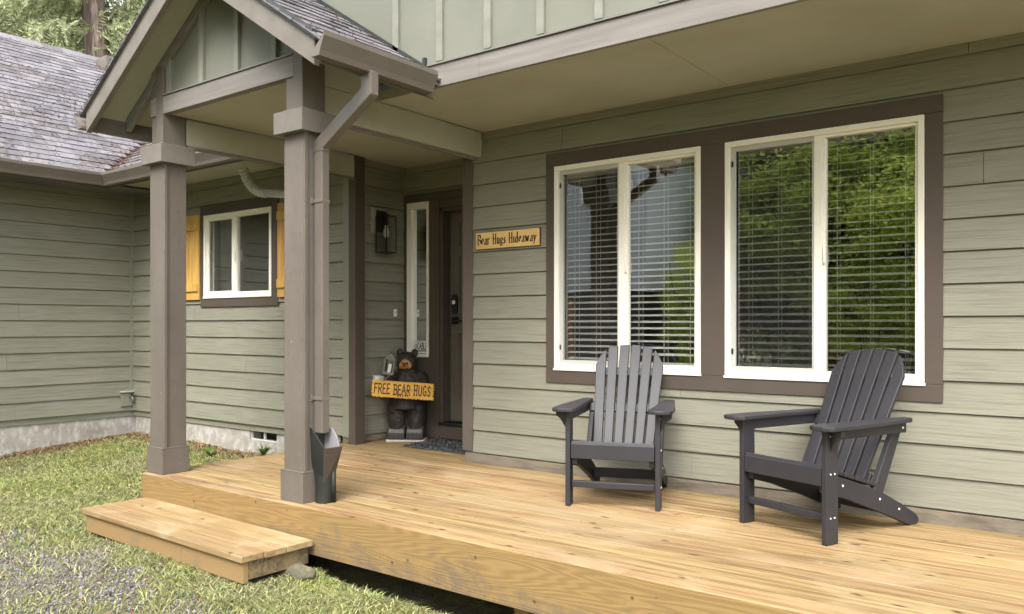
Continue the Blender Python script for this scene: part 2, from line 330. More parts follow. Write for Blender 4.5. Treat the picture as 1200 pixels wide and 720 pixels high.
# nib lettering: strokes swept by a fixed nib (thick and thin) or by a round-ish tool
def arc(cx, cy, rx, ry, a0, a1, n=10):
    return [(cx + rx * math.cos(R(a0 + (a1 - a0) * i / n)), cy + ry * math.sin(R(a0 + (a1 - a0) * i / n))) for i in range(n + 1)]
GL = {
 'B': (.62, [[(.1, 0), (.1, 1)], [(0, 1), (.1, 1), *arc(.3, .76, .25, .24, 90, -90), (.1, .52)], [(.3, .52), *arc(.3, .26, .3, .26, 90, -90), (0, 0)]]),
 'e': (.46, [[(.05, .32), (.38, .36), *arc(.22, .34, .17, .26, 0, 300)]]),
 'a': (.50, [[(.08, .5), *arc(.22, .42, .15, .18, 140, 0), (.37, .08), (.46, 0)], [(.37, .3), *arc(.2, .16, .15, .16, 70, 340)]]),
 'r': (.42, [[(0, .58), (.1, .58), (.1, 0)], [(0, 0), (.2, 0)], [(.1, .42), (.22, .58), (.38, .55)]]),
 'H': (.68, [[(.1, 0), (.1, 1)], [(.52, 0), (.52, 1)], [(.1, .5), (.52, .52)], [(0, 1), (.2, 1)], [(.42, 1), (.62, 1)], [(0, 0), (.2, 0)], [(.42, 0), (.62, 0)]]),
 'u': (.52, [[(0, .58), (.1, .58), (.1, .15), (.2, 0), (.32, .06), (.38, .16)], [(.3, .58), (.38, .58), (.38, 0), (.48, 0)]]),
 'g': (.48, [arc(.21, .4, .16, .19, 0, 360, 14), [(.32, .55), (.44, .58)], [(.12, .24), (.1, .12), (.3, .08), (.38, -.06), (.24, -.22), (.06, -.14), (.12, .04)]]),
 's': (.40, [[(.32, .48), (.2, .59), (.08, .48), (.12, .36), (.28, .24), (.32, .1), (.2, 0), (.05, .1)]]),
 'i': (.26, [[(0, .58), (.1, .58), (.1, 0)], [(0, 0), (.2, 0)], [(.09, .8), (.12, .84)]]),
 'd': (.52, [[(.28, 1), (.38, 1), (.38, 0), (.48, 0)], [(.37, .5), *arc(.21, .29, .16, .29, 50, 310)]]),
 'w': (.74, [[(0, .58), (.08, .58), (.2, 0), (.34, .52)], [(.34, .52), (.46, 0), (.64, .6)]]),
 'y': (.50, [[(0, .58), (.08, .58), (.22, .04)], [(.44, .6), (.22, .04), (.1, -.24), (0, -.2)]]),
 'F': (.60, [[(.06, 0), (.1, 1)], [(.08, .97), (.55, 1)], [(.08, .55), (.44, .58)]]),
 'R': (.66, [[(.08, 0), (.1, 1)], [(.08, .97), *arc(.3, .74, .26, .25, 80, -90), (.1, .5)], [(.26, .5), (.6, 0)]]),
 'E': (.60, [[(.5, 1), (.1, .98), (.08, 0), (.54, .02)], [(.1, .52), (.44, .54)]]),
 'A': (.70, [[(.02, 0), (.34, 1), (.62, 0)], [(.14, .36), (.52, .38)]]),
 'U': (.66, [[(.08, 1), (.09, .3), *arc(.31, .26, .22, .26, 180, 360), (.54, 1)]]),
 'G': (.68, [[*arc(.34, .5, .28, .5, 55, 300), (.56, .1), (.56, .42), (.36, .42)]]),
 'S': (.58, [[(.5, .86), (.3, 1), (.1, .84), (.12, .62), (.44, .4), (.48, .16), (.28, 0), (.06, .14)]]),
 'C': (.64, [arc(.34, .5, .28, .5, 50, 310)]),
 'L': (.54, [[(.1, 1), (.1, 0), (.5, 0)]]),
 ' ': (.40, []),
}
CAPS = {'h': GL['H']}
def lettering(text, height, nib, bold=0., cap_r=None, hand=False, slab=None):
    """Polygons of the text in 2D, starting at x=0; nib is the swept nib vector (fraction of height)."""
    polys = []; x = 0.; rr = random.Random(3)
    for ch in text:
        w, st = GL[ch]
        dy = rr.uniform(-.04, .04) if hand else 0.
        for line in st:
            pts = [(x + p[0], p[1] + dy) for p in line]
            for (a, b) in zip(pts, pts[1:]):
                if cap_r:
                    d = Vector((b[0] - a[0], b[1] - a[1])); l = d.length or 1; n = Vector((-d.y, d.x)) / l * cap_r
                    q = [(a[0] + n.x, a[1] + n.y), (b[0] + n.x, b[1] + n.y), (b[0] - n.x, b[1] - n.y), (a[0] - n.x, a[1] - n.y)]
                else:
                    nx, ny = nib
                    q = [(a[0] - nx, a[1] - ny), (b[0] - nx, b[1] - ny), (b[0] + nx, b[1] + ny), (a[0] + nx, a[1] + ny)]
                    if abs((b[0] - a[0]) * ny - (b[1] - a[1]) * nx) < .003: continue
                polys.append([(p[0] * height, p[1] * height) for p in q])
            if cap_r:
                for a in pts: polys.append([((a[0] + cap_r * math.cos(t * math.pi / 4)) * height, (a[1] + cap_r * math.sin(t * math.pi / 4)) * height) for t in range(8)])
        x += w + (.06 if hand else .07)
    return polys, (x - .07) * height

# ------------------------------------------------------------------ the setting: ground
def gz(x, y):
    """height of the lawn"""
    x = np.asarray(x, float); y = np.asarray(y, float)
    t = np.clip((-y) / 2.2, 0, 1); t = t * t * (3 - 2 * t)
    base = -.215 - .125 * t
    base = base - .055 * np.clip((x + 4.3) / 1.0, 0, 1) * t
    base += .012 * np.sin(x * 2.1 + 1) * np.cos(y * 1.7) + .006 * np.sin(x * 5.3 + y * 4.1)
    u = np.clip((y + 1.9) / .2, 0, 1) * np.clip((x + 5.5) / .3, 0, 1) * np.clip(-y / .3, 0, 1); base = base - .16 * u      # added dip under the deck, shaped to make the gap there read dark
    return base
n = 140
gx = np.concatenate([[-150, -80, -45, -25], np.linspace(-16, 6, n), [12, 30, 70, 150]]); gy = np.concatenate([[-150, -80, -45, -25], np.linspace(-14, 3, n), [10, 30, 70, 150]])
GX, GY = np.meshgrid(gx, gy); V = np.stack([GX, GY, gz(GX, GY)], -1).reshape(-1, 3); w = len(gx)
I = (np.arange(len(gy) - 1)[:, None] * w + np.arange(w - 1)[None]).ravel()
g = arr_mesh('ground', V, np.stack([I, I + 1, I + w + 1, I + w], 1), 'soil'); tag(g, kind='structure')
for p_ in g.data.polygons: p_.use_smooth = True

# ------------------------------------------------------------------ the house
house = tag(empty('house', (-5, 0, 0)), 'sage green lap-sided house with brown trim, gabled porch and shingle roofs', 'house')
HM = Matrix.Translation((5, 0, 0))
def hp(mb, name, m, bevel=0., parent=None, fix=True):
    """a part of the house, built in world coordinates"""
    o = mb.build(name, m, None, bevel, fix)
    if parent is None: parent = house
    o.parent = parent
    if parent is house: o.matrix_parent_inverse = Matrix.Translation(-Vector(house.location))     # sub-parts inherit from a part that sits at the origin
    return o
SOF = 2.6; XC, XA = -4.262, -5.645; XW = -9.48; XR = 2.4; YD = .69
PF = lambda s, z, d: (s, -d, z)                  # wall facing the yard
PX = lambda s, z, d: (XW + d, s, z)              # wing wall facing +X
PA = lambda s, z, d: (XA + d, s, z)              # alcove wall facing +X
PB = lambda s, z, d: (XC - d, s, z)              # alcove wall facing -X
PD = lambda s, z, d: (s, YD - d, z)
def backing(mb, P, s0, s1, z0, z1, holes, th=.14):
    for (a, b, lo, hi) in cells(s0, s1, z0, z1, holes):
        q = [P(a, lo, 0), P(b, lo, 0), P(b, hi, 0), P(a, hi, 0), P(a, lo, -th), P(b, lo, -th), P(b, hi, -th), P(a, hi, -th)]
        i = len(mb.v); mb.v += q
        for f in ((0, 1, 2, 3), (7, 6, 5, 4), (0, 4, 5, 1), (1, 5, 6, 2), (2, 6, 7, 3), (3, 7, 4, 0)): mb.f.append(tuple(i + k for k in f))
def wall(P, s0, s1, ztop, holes=(), zb=Z0, seed=1, joints=True, holes_siding=None, ext=(0, 0)):
    mb = MB(); backing(mb, P, s0, s1, zb - .06, ztop + .4, holes)
    siding(mb, P, s0 + ext[0], s1 - ext[1], ztop, holes_siding or holes, joints, zb, random.Random(seed))
    return hp(mb, 'wall', 'siding', fix=False)
W1 = (-3.395, -2.243, .757, 2.243); W2 = (-2.077, -.92, .752, 2.243); WS = (-7.956, -6.778, 1.372, 2.25)
main_wall = wall(PF, XC, XR, 2.6, [W1, W2], seed=4, holes_siding=[(-3.46, -.84, .665, 2.33)], ext=(.078, 0))
rear_wall = wall(PF, XW, XA, 2.62, [WS], seed=5, holes_siding=[(-8.01, -6.69, 1.285, 2.34)], ext=(.02, .082))
wing_wall = wall(PX, -4.6, 0., 2.62, seed=6)
alc_l = wall(PA, 0., YD, 2.6, seed=7, joints=False, ext=(.09, .012))
alc_r = wall(PB, .14, YD, 2.6, seed=8, joints=False)
SL = (-5.581, -5.30, .772, 2.248); DO = (-5.17, -4.30, .17, 2.17)
door_wall = wall(PD, XA, XC, 2.6, [SL, DO], seed=9, joints=False, holes_siding=[(-5.62, XC - .001, .02, 2.325)])
# closed shells behind the walls (rooms seen through the blinds)
mb = MB()
mb.box(XC, XR, .145, 3.6, .02, 2.595); r1 = hp(mb, 'room', 'interior')
mb = MB(); mb.box(XW + .15, XA - .15, .145, 2.8, .02, 2.595); hp(mb, 'room', 'interior')
mb = MB(); mb.box(XA - .13, XC + .14, YD + .16, 3.4, .02, 2.595); hp(mb, 'room', 'interior')
# remove the window-side faces of the rooms
for o in [c for c in house.children if c.name.split('.')[0] == 'room']:
    bm = bmesh.new(); bm.from_mesh(o.data); ymin = min(v.co.y for v in bm.verts)
    bmesh.ops.delete(bm, geom=[f for f in bm.faces if all(abs(v.co.y - ymin) < 1e-4 for v in f.verts)], context='FACES'); bm.to_mesh(o.data); bm.free()

# corner boards and wall trim
mb = MB()
mb.box(XC - .004, XC + .076, -.027, -.001, .075, 2.4); mb.box(XC - .027, XC - .005, -.027, .1, .075, 2.6)
hp(mb, 'corner_board', 'trim', .002)
mb = MB(); mb.box(XA - .08, XA - .001, -.027, -.001, .06, 2.6); hp(mb, 'corner_board', 'siding_block', .002)
mb = MB(); mb.box(XA + .0005, XA + .088, -.027, .088, .0, 2.598); mb.box(XA + .0005, XA + .03, -.027, .088, .0, .01); hp(mb, 'corner_board', 'dark_trim', .002)
mb = MB(); mb.box(XW + .001, XW + .026, -.05, -.0015, .06, 2.61); hp(mb, 'corner_board', 'siding_block', .002)
mb = MB(); mb.box(XA + .013, XA + .028, YD - .03, YD - .002, 2.33, 2.6); hp(mb, 'corner_board', 'siding_block')
# base flashing along the deck, foundation
mb = MB(); mb.box(XC, XR, -.0205, .05, -.02, .058); mb.box(XC - .012, XC + .0, -.012, .13, .002, .06); mb.box(XA - .1, XA - .001, -.012, .05, .002, .06); mb.box(XA - .05, XA + .012, .09, YD - .03, .002, .06)
hp(mb, 'base_strip', 'base_grime', .002)
vent_a, vent_b = -7.19, -6.75
mb = MB()
for (a, b, lo, hi) in cells(XW + .03, XA - .02, -.6, .06, [(vent_a, vent_b, -.092, .045)]): mb.box(a, b, .015, .2, lo, hi)
mb.box(XW - .2, XW - .015, -4.6, .2, -.6, .06)
fnd = hp(mb, 'foundation', 'concrete')
mb = MB(); mb.box(vent_a, vent_b, .15, .17, -.1, .06); v_ = hp(mb, 'vent', 'dark_edge', parent=house)
mb = MB()
for x in (vent_a, -6.98, vent_b - .02): mb.box(x, x + .02, .03, .05, -.092, .045)
mb.box(vent_a, vent_b, .032, .048, -.092, -.08); hp(mb, 'vent_frame', 'grey_plastic', parent=v_)

# ---- windows
def window(hole, split, screen_left=True, blinds=True, seed=1):
    x0, x1, z0, z1 = hole; y0, y1 = -.034, .06
    root = MB(); f = .034
    root.box(x0, x1, y0, y1, z1 - f, z1); root.box(x0, x1, y0, y1, z0, z0 + f)
    root.box(x0, x0 + f, y0, y1, z0 + f, z1 - f); root.box(x1 - f, x1, y0, y1, z0 + f, z1 - f)
    # sill and head lips
    root.box(x0 - .006, x1 + .006, y0 - .006, -.016, z0 - .012, z0 + .004)
    W = hp(root, 'window', 'vinyl', .003)
    mb = MB(); m = .024; mb.box(split - m, split + m, y0 + .012, y1 - .01, z0 + f, z1 - f)
    # sash of the fixed light
    s = .016
    mb.box(split + m, x1 - f, y0 + .02, y1 - .02, z1 - f - s, z1 - f); mb.box(split + m, x1 - f, y0 + .02, y1 - .02, z0 + f, z0 + f + s)
    mb.box(x1 - f - s, x1 - f, y0 + .02, y1 - .02, z0 + f + s, z1 - f - s); mb.box(split + m, split + m + s, y0 + .02, y1 - .02, z0 + f + s, z1 - f - s)
    hp(mb, 'sash', 'vinyl', .002, parent=W)
    mb = MB(); mb.poly([(split + m + s, .012, z0 + f + s), (x1 - f - s, .012, z0 + f + s), (x1 - f - s, .012, z1 - f - s), (split + m + s, .012, z1 - f - s)]); hp(mb, 'pane', 'glass', parent=W)
    mb = MB(); t = .03; a, b = x0 + f, split - m
    yy0, yy1 = y0 + .022, y0 + .04
    mb.box(a, b, yy0, yy1, z1 - f - t, z1 - f); mb.box(a, b, yy0, yy1, z0 + f, z0 + f + t); mb.box(a, a + t, yy0, yy1, z0 + f + t, z1 - f - t); mb.box(b - t * .5, b, yy0, yy1, z0 + f + t, z1 - f - t)
    SF = hp(mb, 'sash', 'screen_frame' if screen_left else 'vinyl', .002, parent=W)
    mb = MB(); mb.poly([(a + t, .022, z0 + f + t), (b - t * .5, .022, z0 + f + t), (b - t * .5, .022, z1 - f - t), (a + t, .022, z1 - f - t)]); hp(mb, 'pane', 'glass', parent=W)
    if screen_left:
        mb = MB(); yq = (yy0 + yy1) / 2; mb.poly([(a + t, yq, z0 + f + t), (b - t * .5, yq, z0 + f + t), (b - t * .5, yq, z1 - f - t), (a + t, yq, z1 - f - t)]); hp(mb, 'screen', 'screen', parent=W)
        for zz in (z1 - .16, z0 + .14): mb = MB(); mb.box(a + .004, a + .016, yy0 - .004, yy0, zz, zz + .035); hp(mb, 'latch', 'black_metal', parent=W)
    mb = MB(); mb.tube([(split + m + .01, y0 + .016, (z0 + z1) / 2 - .06), (split + m + .012, y0 + .004, (z0 + z1) / 2 - .05), (split + m + .012, y0 + .004, (z0 + z1) / 2 + .03), (split + m + .01, y0 + .016, (z0 + z1) / 2 + .04)], .006, 6); hp(mb, 'latch', 'vinyl', parent=W)
    if blinds:
        mb = MB(); cords = MB(); rnd = random.Random(seed)
        for (a, b) in ((x0 + f + .012, split - .005), (split + .012, x1 - f - .008)):
            mb.box(a, b, .075, .125, z1 - .075, z1 - .04)
            z = z1 - .10
            while z > z0 + .075:
                ti = R(14 + rnd.uniform(-1.5, 1.5)); dz = .025 * math.sin(ti); sk = rnd.uniform(-.0012, .0012)
                mb.prism([(.1 - .025, z - dz), (.1, z + .0035), (.1 + .025, z + dz), (.1 + .025, z + dz - .003), (.1, z + .0005), (.1 - .025, z - dz - .003)], 'x', a, b)
                z -= .0452 + sk
            mb.box(a, b, .08, .12, z0 + .045, z0 + .062)
            for fr in (.14, .5, .86) if b - a > .5 else (.2, .8):
                x = a + (b - a) * fr
                cords.box(x - .0018, x + .0018, .068, .071, z0 + .05, z1 - .06); cords.box(x - .0018, x + .0018, .129, .132, z0 + .05, z1 - .06)
        B = hp(mb, 'blinds', 'blind', parent=W, fix=False); hp(cords, 'cord', 'blind_cord', parent=W)
    return W
w1 = window(W1, -2.835, seed=1); w2 = window(W2, -1.497, seed=2); ws = window(WS, -7.43, screen_left=False, blinds=False)
# curtain in the small window
mb = MB(); pts = [(-7.93 + i * .02, .16 + .03 * math.sin(i * 1.3) + .012 * math.sin(i * .7)) for i in range(24)]
for (p, q) in zip(pts, pts[1:]): mb.poly([(p[0], p[1], 1.1), (q[0], q[1], 1.1), (q[0], q[1], 2.4), (p[0], p[1], 2.4)], True)
hp(mb, 'curtain', 'curtain', parent=ws)
# brown casing of the double window and of the small one
def casing(x0, x1, z0, z1, holes, m='dark_trim', parent=None):
    mb = MB()
    zt = max(h[3] for h in holes) + .002; zb = min(h[2] for h in holes) - .002
    mb.box(x0, x1, -.030, -.002, zt, z1); mb.box(x0, x1, -.030, -.002, z0, zb)
    xs = [x0]; hs = sorted(holes)
    for h in hs: xs += [h[0] - .002, h[1] + .002]
    xs.append(x1)
    for a, b in zip(xs[::2], xs[1::2]): mb.box(a, b, -.0285, -.002, zb + .001, zt - .001)
    return hp(mb, 'window_trim', m, .002, parent=parent)
casing(-3.47, -.828, .652, 2.342, [W1, W2]); casing(-8.022, -6.672, 1.27, 2.36, [WS])
# cedar shutters
for (a, b) in ((-8.37, -8.03), (-6.662, -6.33)):
    mb = MB(); nb = 3; w_ = (b - a) / nb
    for k in range(nb): mb.box(a + k * w_ + .002, a + (k + 1) * w_ - .002, -.045, -.022, 1.35, 2.27)
    for zz in (1.44, 2.1): mb.box(a + .01, b - .01, -.063, -.0455, zz, zz + .085)
    hp(mb, 'shutter', 'cedar', .002)

# ---- entry door, sidelight
mb = MB()
y0 = YD - .032
mb.box(XA + .012, XC - .004, y0, YD - .002, DO[3] + .012 + .07, 2.33)                       # head casing
mb.box(XA + .012, SL[0] - .002, y0, YD - .002, .02, DO[3] + .081)
mb.box(SL[1] + .002, DO[0] - .001, y0, YD - .002, .02, DO[3] + .081)
mb.box(SL[0] - .001, SL[1] + .001, y0, YD - .002, .02, SL[2] - .012)
mb.box(DO[0], XC - .004, y0 + .004, YD - .002, .02, DO[2] - .02)
mb.box(DO[0], XC - .004, y0 + .004, YD - .002, DO[3] + .001, DO[3] + .08)
door_case = hp(mb, 'door_trim', 'dark_trim', .003)
mb = MB(); x0, x1, z0, z1 = SL; f = .062
mb.box(x0, x1, y0 - .012, YD + .08, z1 - f, z1); mb.box(x0, x1, y0 - .012, YD + .08, z0, z0 + .03); mb.box(x0, x0 + f, y0 - .012, YD + .08, z0 + .03, z1 - f); mb.box(x1 - .022, x1, y0 - .012, YD + .08, z0 + .03, z1 - f)
sl = hp(mb, 'sidelight', 'vinyl', .004)
mb = MB(); mb.poly([(x0 + f, YD - .004, z0 + .03), (x1 - .022, YD - .004, z0 + .03), (x1 - .022, YD - .004, z1 - f), (x0 + f, YD - .004, z1 - f)]); hp(mb, 'pane', 'side_glass', parent=sl)
mb = MB(); mb.box(x0 + f - .05, x0 + f + .06, YD + .1, YD + .11, z0, z1); hp(mb, 'curtain', 'curtain', parent=sl)
dy = YD + .085
mb = MB(); x0, x1, z0, z1 = DO
mb.box(x0, x0 + .035, YD - .02, dy, z0, z1); mb.box(x1 - .002, x1 + .03, YD - .02, dy, z0, z1); mb.box(x0, x1, YD - .02, dy, z1 - .03, z1)
hp(mb, 'door_jamb', 'dark_trim', .003)
mb = MB(); mb.box(x0, x1, YD - .05, dy, z0 - .02, z0); hp(mb, 'threshold', 'black_metal', .004)
mb = MB(); dx0, dx1 = x0 + .037, x1 - .004
stile = .115
pans = [(dx0 + stile, (dx0 + dx1) / 2 - .05, .38, 1.0), ((dx0 + dx1) / 2 + .05, dx1 - stile, .38, 1.0), (dx0 + stile, (dx0 + dx1) / 2 - .05, 1.17, 1.72), ((dx0 + dx1) / 2 + .05, dx1 - stile, 1.17, 1.72), (dx0 + stile, (dx0 + dx1) / 2 - .05, 1.82, 2.03), ((dx0 + dx1) / 2 + .05, dx1 - stile, 1.82, 2.03)]
for (a, b, lo, hi) in cells(dx0, dx1, z0 + .006, z1 - .034, pans): mb.box(a, b, dy, dy + .045, lo, hi)
for (a, b, lo, hi) in pans: mb.box(a, b, dy + .014, dy + .04, lo, hi); mb.box(a + .03, b - .03, dy + .004, dy + .015, lo + .03, hi - .03)
door = hp(mb, 'door', 'door_paint', .003)
kx = -5.062
mb = MB(); mb.prism([(kx + .034 * math.cos(t * math.pi / 8), 1.262 + (.07 if math.sin(t * math.pi / 8) > .01 else -.05 if math.sin(t * math.pi / 8) < -.01 else 0) + .034 * math.sin(t * math.pi / 8)) for t in range(16)], 'y', dy - .03, dy - .001); dl = hp(mb, 'deadbolt', 'black_metal', .006, parent=door)
mb = MB(); mb.prism([(kx + .02 * math.cos(t * math.pi / 6), 1.29 + .02 * math.sin(t * math.pi / 6)) for t in range(12)], 'y', dy - .034, dy - .031); hp(mb, 'keypad', 'white_plastic', parent=door)
mb = MB(); mb.box(kx - .036, kx + .036, dy - .02, dy - .001, 1.085, 1.155); mb.tube([(kx, dy - .02, 1.12), (kx, dy - .055, 1.12)], .012, 10); mb.tube([(kx - .01, dy - .055, 1.12), (kx + .12, dy - .055, 1.117)], .010, 8); hp(mb, 'handle', 'black_metal', .002, parent=door)

# ---- soffits, fascia, upper wall
mb = MB()
YF = -1.156
for a, b in ((-4.09, -2.05), (-2.047, .385), (.388, XR + .3)): mb.box(a, b, YF + .03, -.002, SOF, SOF + .012)
hp(mb, 'soffit', 'soffit', .0015)
mb = MB(); mb.box(-5.55, -4.165, -1.8, -.001, SOF + .001, SOF + .013); mb.box(XA + .001, XC - .001, 0., YD, SOF + .001, SOF + .013); hp(mb, 'ceiling', 'soffit')
mb = MB()
for a, b in ((-3.6, -3.185), (-3.1835, -.02), (-.0185, XR + .3)): mb.box(a, b, YF, YF + .028, SOF - .006, 2.735)
hp(mb, 'fascia', 'fascia_paint', .003)
mb = MB(); mb.box(-4.087, -3.602, YF + .006, YF + .026, SOF - .006, 2.66); hp(mb, 'side_panel', 'soffit')
mb = MB(); mb.box(-3.75, XR + .3, YF - .012, YF + .03, 2.737, 2.747); hp(mb, 'flashing', 'fascia_paint')
UY = YF + .022
mb = MB(); mb.box(-5.645, XR + .3, UY, UY + .1, 2.745, 5.1)
uw = hp(mb, 'upper_wall', 'panel', .002)
x = -3.905
while x < XR: mb = MB(); mb.box(x - .026, x + .026, UY - .024, UY - .001, 2.756, 5.09); hp(mb, 'batten', 'batten', .002, parent=uw); x += .393
mb = MB(); mb.prism([(UY - .5, 4.95), (UY + 4.7, 8.2), (UY + 4.7, 8.35), (UY - .5, 5.1)], 'x', -6.1, XR + .7); hp(mb, 'roof', 'shingle')
mb = MB(); mb.box(-5.645, -5.5, UY + .1, 3.4, 2.7, 5.2); mb.box(XR, XR + .14, .14, 3.5, -.1, 5.2); mb.box(XC, XR + .14, 3.6, 3.75, -.4, 5.2); hp(mb, 'wall', 'siding')

# ---- wing and rear eaves: soffit, gutter, shingle roofs
EX, EY, EZ, PT = -8.86, -.62, 2.70, .65
mb = MB(); mb.box(XW + .001, EX, -4.6, EY, 2.622, 2.634); mb.box(XW + .001, -5.7, EY, -.002, 2.624, 2.636); hp(mb, 'soffit', 'soffit')
# K-style gutter profile: (outward, z)
def gut(o): return [(0, .0), (.078, .0), (.088, .03), (.112, .075), (.126, .1), (.126, .127), (.117, .127), (.117, .105), (.0, .02)]
GZ = 2.572
mb = MB(); c0, c1 = EX, EY
prof = [(o, GZ + z) for o, z in gut(0)]
i = len(mb.v)
# swept along the wing eave, mitred at the inside corner, then along the rear eave
def ring(k):
    out = []
    for o, z in prof:
        out.append([(c0 + o, -4.7, z), (c0 + o, c1 - o, z), (-6.0, c1 - o, z)][k])
    return out
rs = []
for k in range(3): rs.append(len(mb.v)); mb.v += ring(k)
n_ = len(prof)
for k in range(2):
    for j in range(n_): mb.f.append((rs[k] + j, rs[k] + (j + 1) % n_, rs[k + 1] + (j + 1) % n_, rs[k + 1] + j))
mb.f.append(tuple(rs[0] + j for j in range(n_))); mb.f.append(tuple(rs[2] + j for j in range(n_))[::-1])
gt = hp(mb, 'gutter', 'gutter_metal')
mb = MB(); mb.box(EX - .02, EX - .001, -4.6, EY, 2.56, 2.70); mb.box(EX - .02, -5.9, EY + .001, EY + .02, 2.56, 2.70); hp(mb, 'fascia', 'gutter_metal')

def shingles(name, P, s0, s1, run, clip=None, seed=1, exp=.14, th=.0075, under=.1):
    """rows of tabs: P(s along eave, u up the slope, h above the deck)"""
    rnd = random.Random(seed); mb = MB(); k = 0; u = 0.
    while u < run:
        lo, hi = (s0, s1) if clip is None else clip(u)
        s = lo
        while s < hi - 1e-4:
            e = min(hi, s + rnd.choice((.11, .16, .2, .26, .3)))
            u1 = min(run, u + exp * 1.5); t = th * rnd.choice((.9, 1., 1.3, 1.6)); off = rnd.choice((0, 0, 0, -.008)); skew = rnd.uniform(-.003, .003)
            a0, a1 = s + .0015, e - .0015
            A = [P(a0 + skew, u + off, t + .008), P(a1 - skew, u + off, t + .008), P(a1, u1, .004), P(a0, u1, .004), P(a0 + skew, u + off, 0.), P(a1 - skew, u + off, 0.)]
            i = len(mb.v); mb.v += A
            mb.f += [(i, i + 1, i + 2, i + 3), (i + 4, i + 5, i + 1, i), (i + 4, i, i + 3), (i + 5, i + 2, i + 1)]
            s = e
        u += exp
    lo, hi = (s0, s1) if clip is None else clip(0.); lo2, hi2 = (s0, s1) if clip is None else clip(run)
    mb.poly([P(lo, 0, -.004), P(hi, 0, -.004), P(hi2, run, -.004), P(lo2, run, -.004)]); mb.poly([P(lo, 0, -under), P(hi, 0, -under), P(hi2, run, -under), P(lo2, run, -under)])
    return hp(mb, name, 'shingle', fix=False)
ca = 1 / math.hypot(1, PT); sa = PT * ca
RUNW = 3.74 / ca
PWING = lambda s, u, h: (EX + .03 - u * ca + h * sa, s, EZ + u * sa + h * ca)
PREAR = lambda s, u, h: (s, EY - .03 + u * ca - h * sa, EZ + u * sa + h * ca)
wr = shingles('roof', PWING, -4.75, EY, RUNW, clip=lambda u: (-4.75, EY + u * ca), seed=11)
rr_ = shingles('roof', PREAR, EX, -5.66, RUNW, clip=lambda u: (EX - u * ca, -5.66), seed=12)
mb = MB(); top = PWING(0, RUNW, 0)
for k in range(26):
    y = -4.75 + k * .31
    mb.prism([(top[0] - .17, top[2] - .085), (top[0], top[2] + .03 + .004 * (k % 2)), (top[0] + .17, top[2] - .085), (top[0] + .17, top[2] - .097), (top[0], top[2] + .018), (top[0] - .17, top[2] - .097)], 'y', y, y + .33)
hp(mb, 'ridge_cap', 'shingle', parent=wr)
# back slope so the wing roof is a solid roof
mb = MB(); mb.prism([(top[0], top[2] - .02), (EX, EZ - .1), (top[0] * 2 - EX, EZ - .1)], 'y', -4.7, 3.2); hp(mb, 'roof', 'shingle')
mb = MB(); mb.box(-16.3, XW - .2, -4.55, 3.6, -.4, 2.6); hp(mb, 'wall', 'siding')
mb = MB(); p0 = PWING(1.05, RUNW - .5, 0); mb.box(p0[0] - .14, p0[0] + .16, p0[1] - .14, p0[1] + .16, p0[2] - .05, p0[2] + .18); hp(mb, 'roof_vent', 'gutter_metal', .01, parent=wr)

# ---- porch: posts, beams, gable, roof, gutters
PYF = -1.85
def post(cx0, cx1, seed):
    w_ = cx1 - cx0; yb = PYF + w_ * .98
    mb = MB(); t = .018
    mb.box(cx0, cx1, PYF, yb, .19, 2.4)
    # corner boards leave a thin reveal on the side
    mb.box(cx1 + .0005, cx1 + .006, PYF + .03, PYF + .04, .19, 2.26); mb.box(cx1 + .0005, cx1 + .012, PYF + .001, PYF + .026, .19, 2.26)
    P_ = hp(mb, 'post', 'post', .003)
    mb = MB(); e = .016; mb.box(cx0 - e, cx1 + e, PYF - e, yb + e, .001, .188); mb.box(cx0 - e - .002, cx1 + e + .002, PYF - e - .002, yb + e + .002, .186, .192); hp(mb, 'base', 'post', .003, parent=P_)
    mb = MB(); e = .046; mb.box(cx0 - e, cx1 + e, PYF - e, yb + e, 2.245, 2.378); hp(mb, 'cap', 'rake_paint', .003, parent=P_)
    mb = MB(); mb.box(cx0 + .004, cx1 - .006, PYF + .012, yb - .004, 2.378, 2.95); mb.box(cx0 + .085, cx1 - .004, PYF - .002, PYF + .0115, 2.378, 2.95); hp(mb, 'upper_post', 'post', .003, parent=P_)
    return P_
pl = post(-5.735, -5.553, 1); pr = post(-4.165, -3.983, 2)
XM = -4.86
mb = MB(); mb.box(-5.735, -4.083, PYF + .002, PYF + .06, SOF - .002, 2.728); hp(mb, 'beam', 'fascia_paint', .003)
mb = MB(); mb.box(-5.56, -4.083, PYF - .008, PYF + .05, 2.729, 2.737); hp(mb, 'flashing', 'fascia_paint')
for (a, b, inner) in ((-4.16, -4.1, 0), (-5.63, -5.57, 1)):
    mb = MB(); mb.box(a, b, PYF + .19, -.001 if not inner else -.001, 2.405, SOF - .001); bm_ = hp(mb, 'beam', 'soffit', .003)
    mb = MB(); xs = (a - .012, a + .02) if not inner else (b - .02, b + .006); mb.box(xs[0], xs[1], PYF + .2, -.03, 2.383, 2.404); hp(mb, 'trim_strip', 'fascia_paint', .004, parent=bm_)
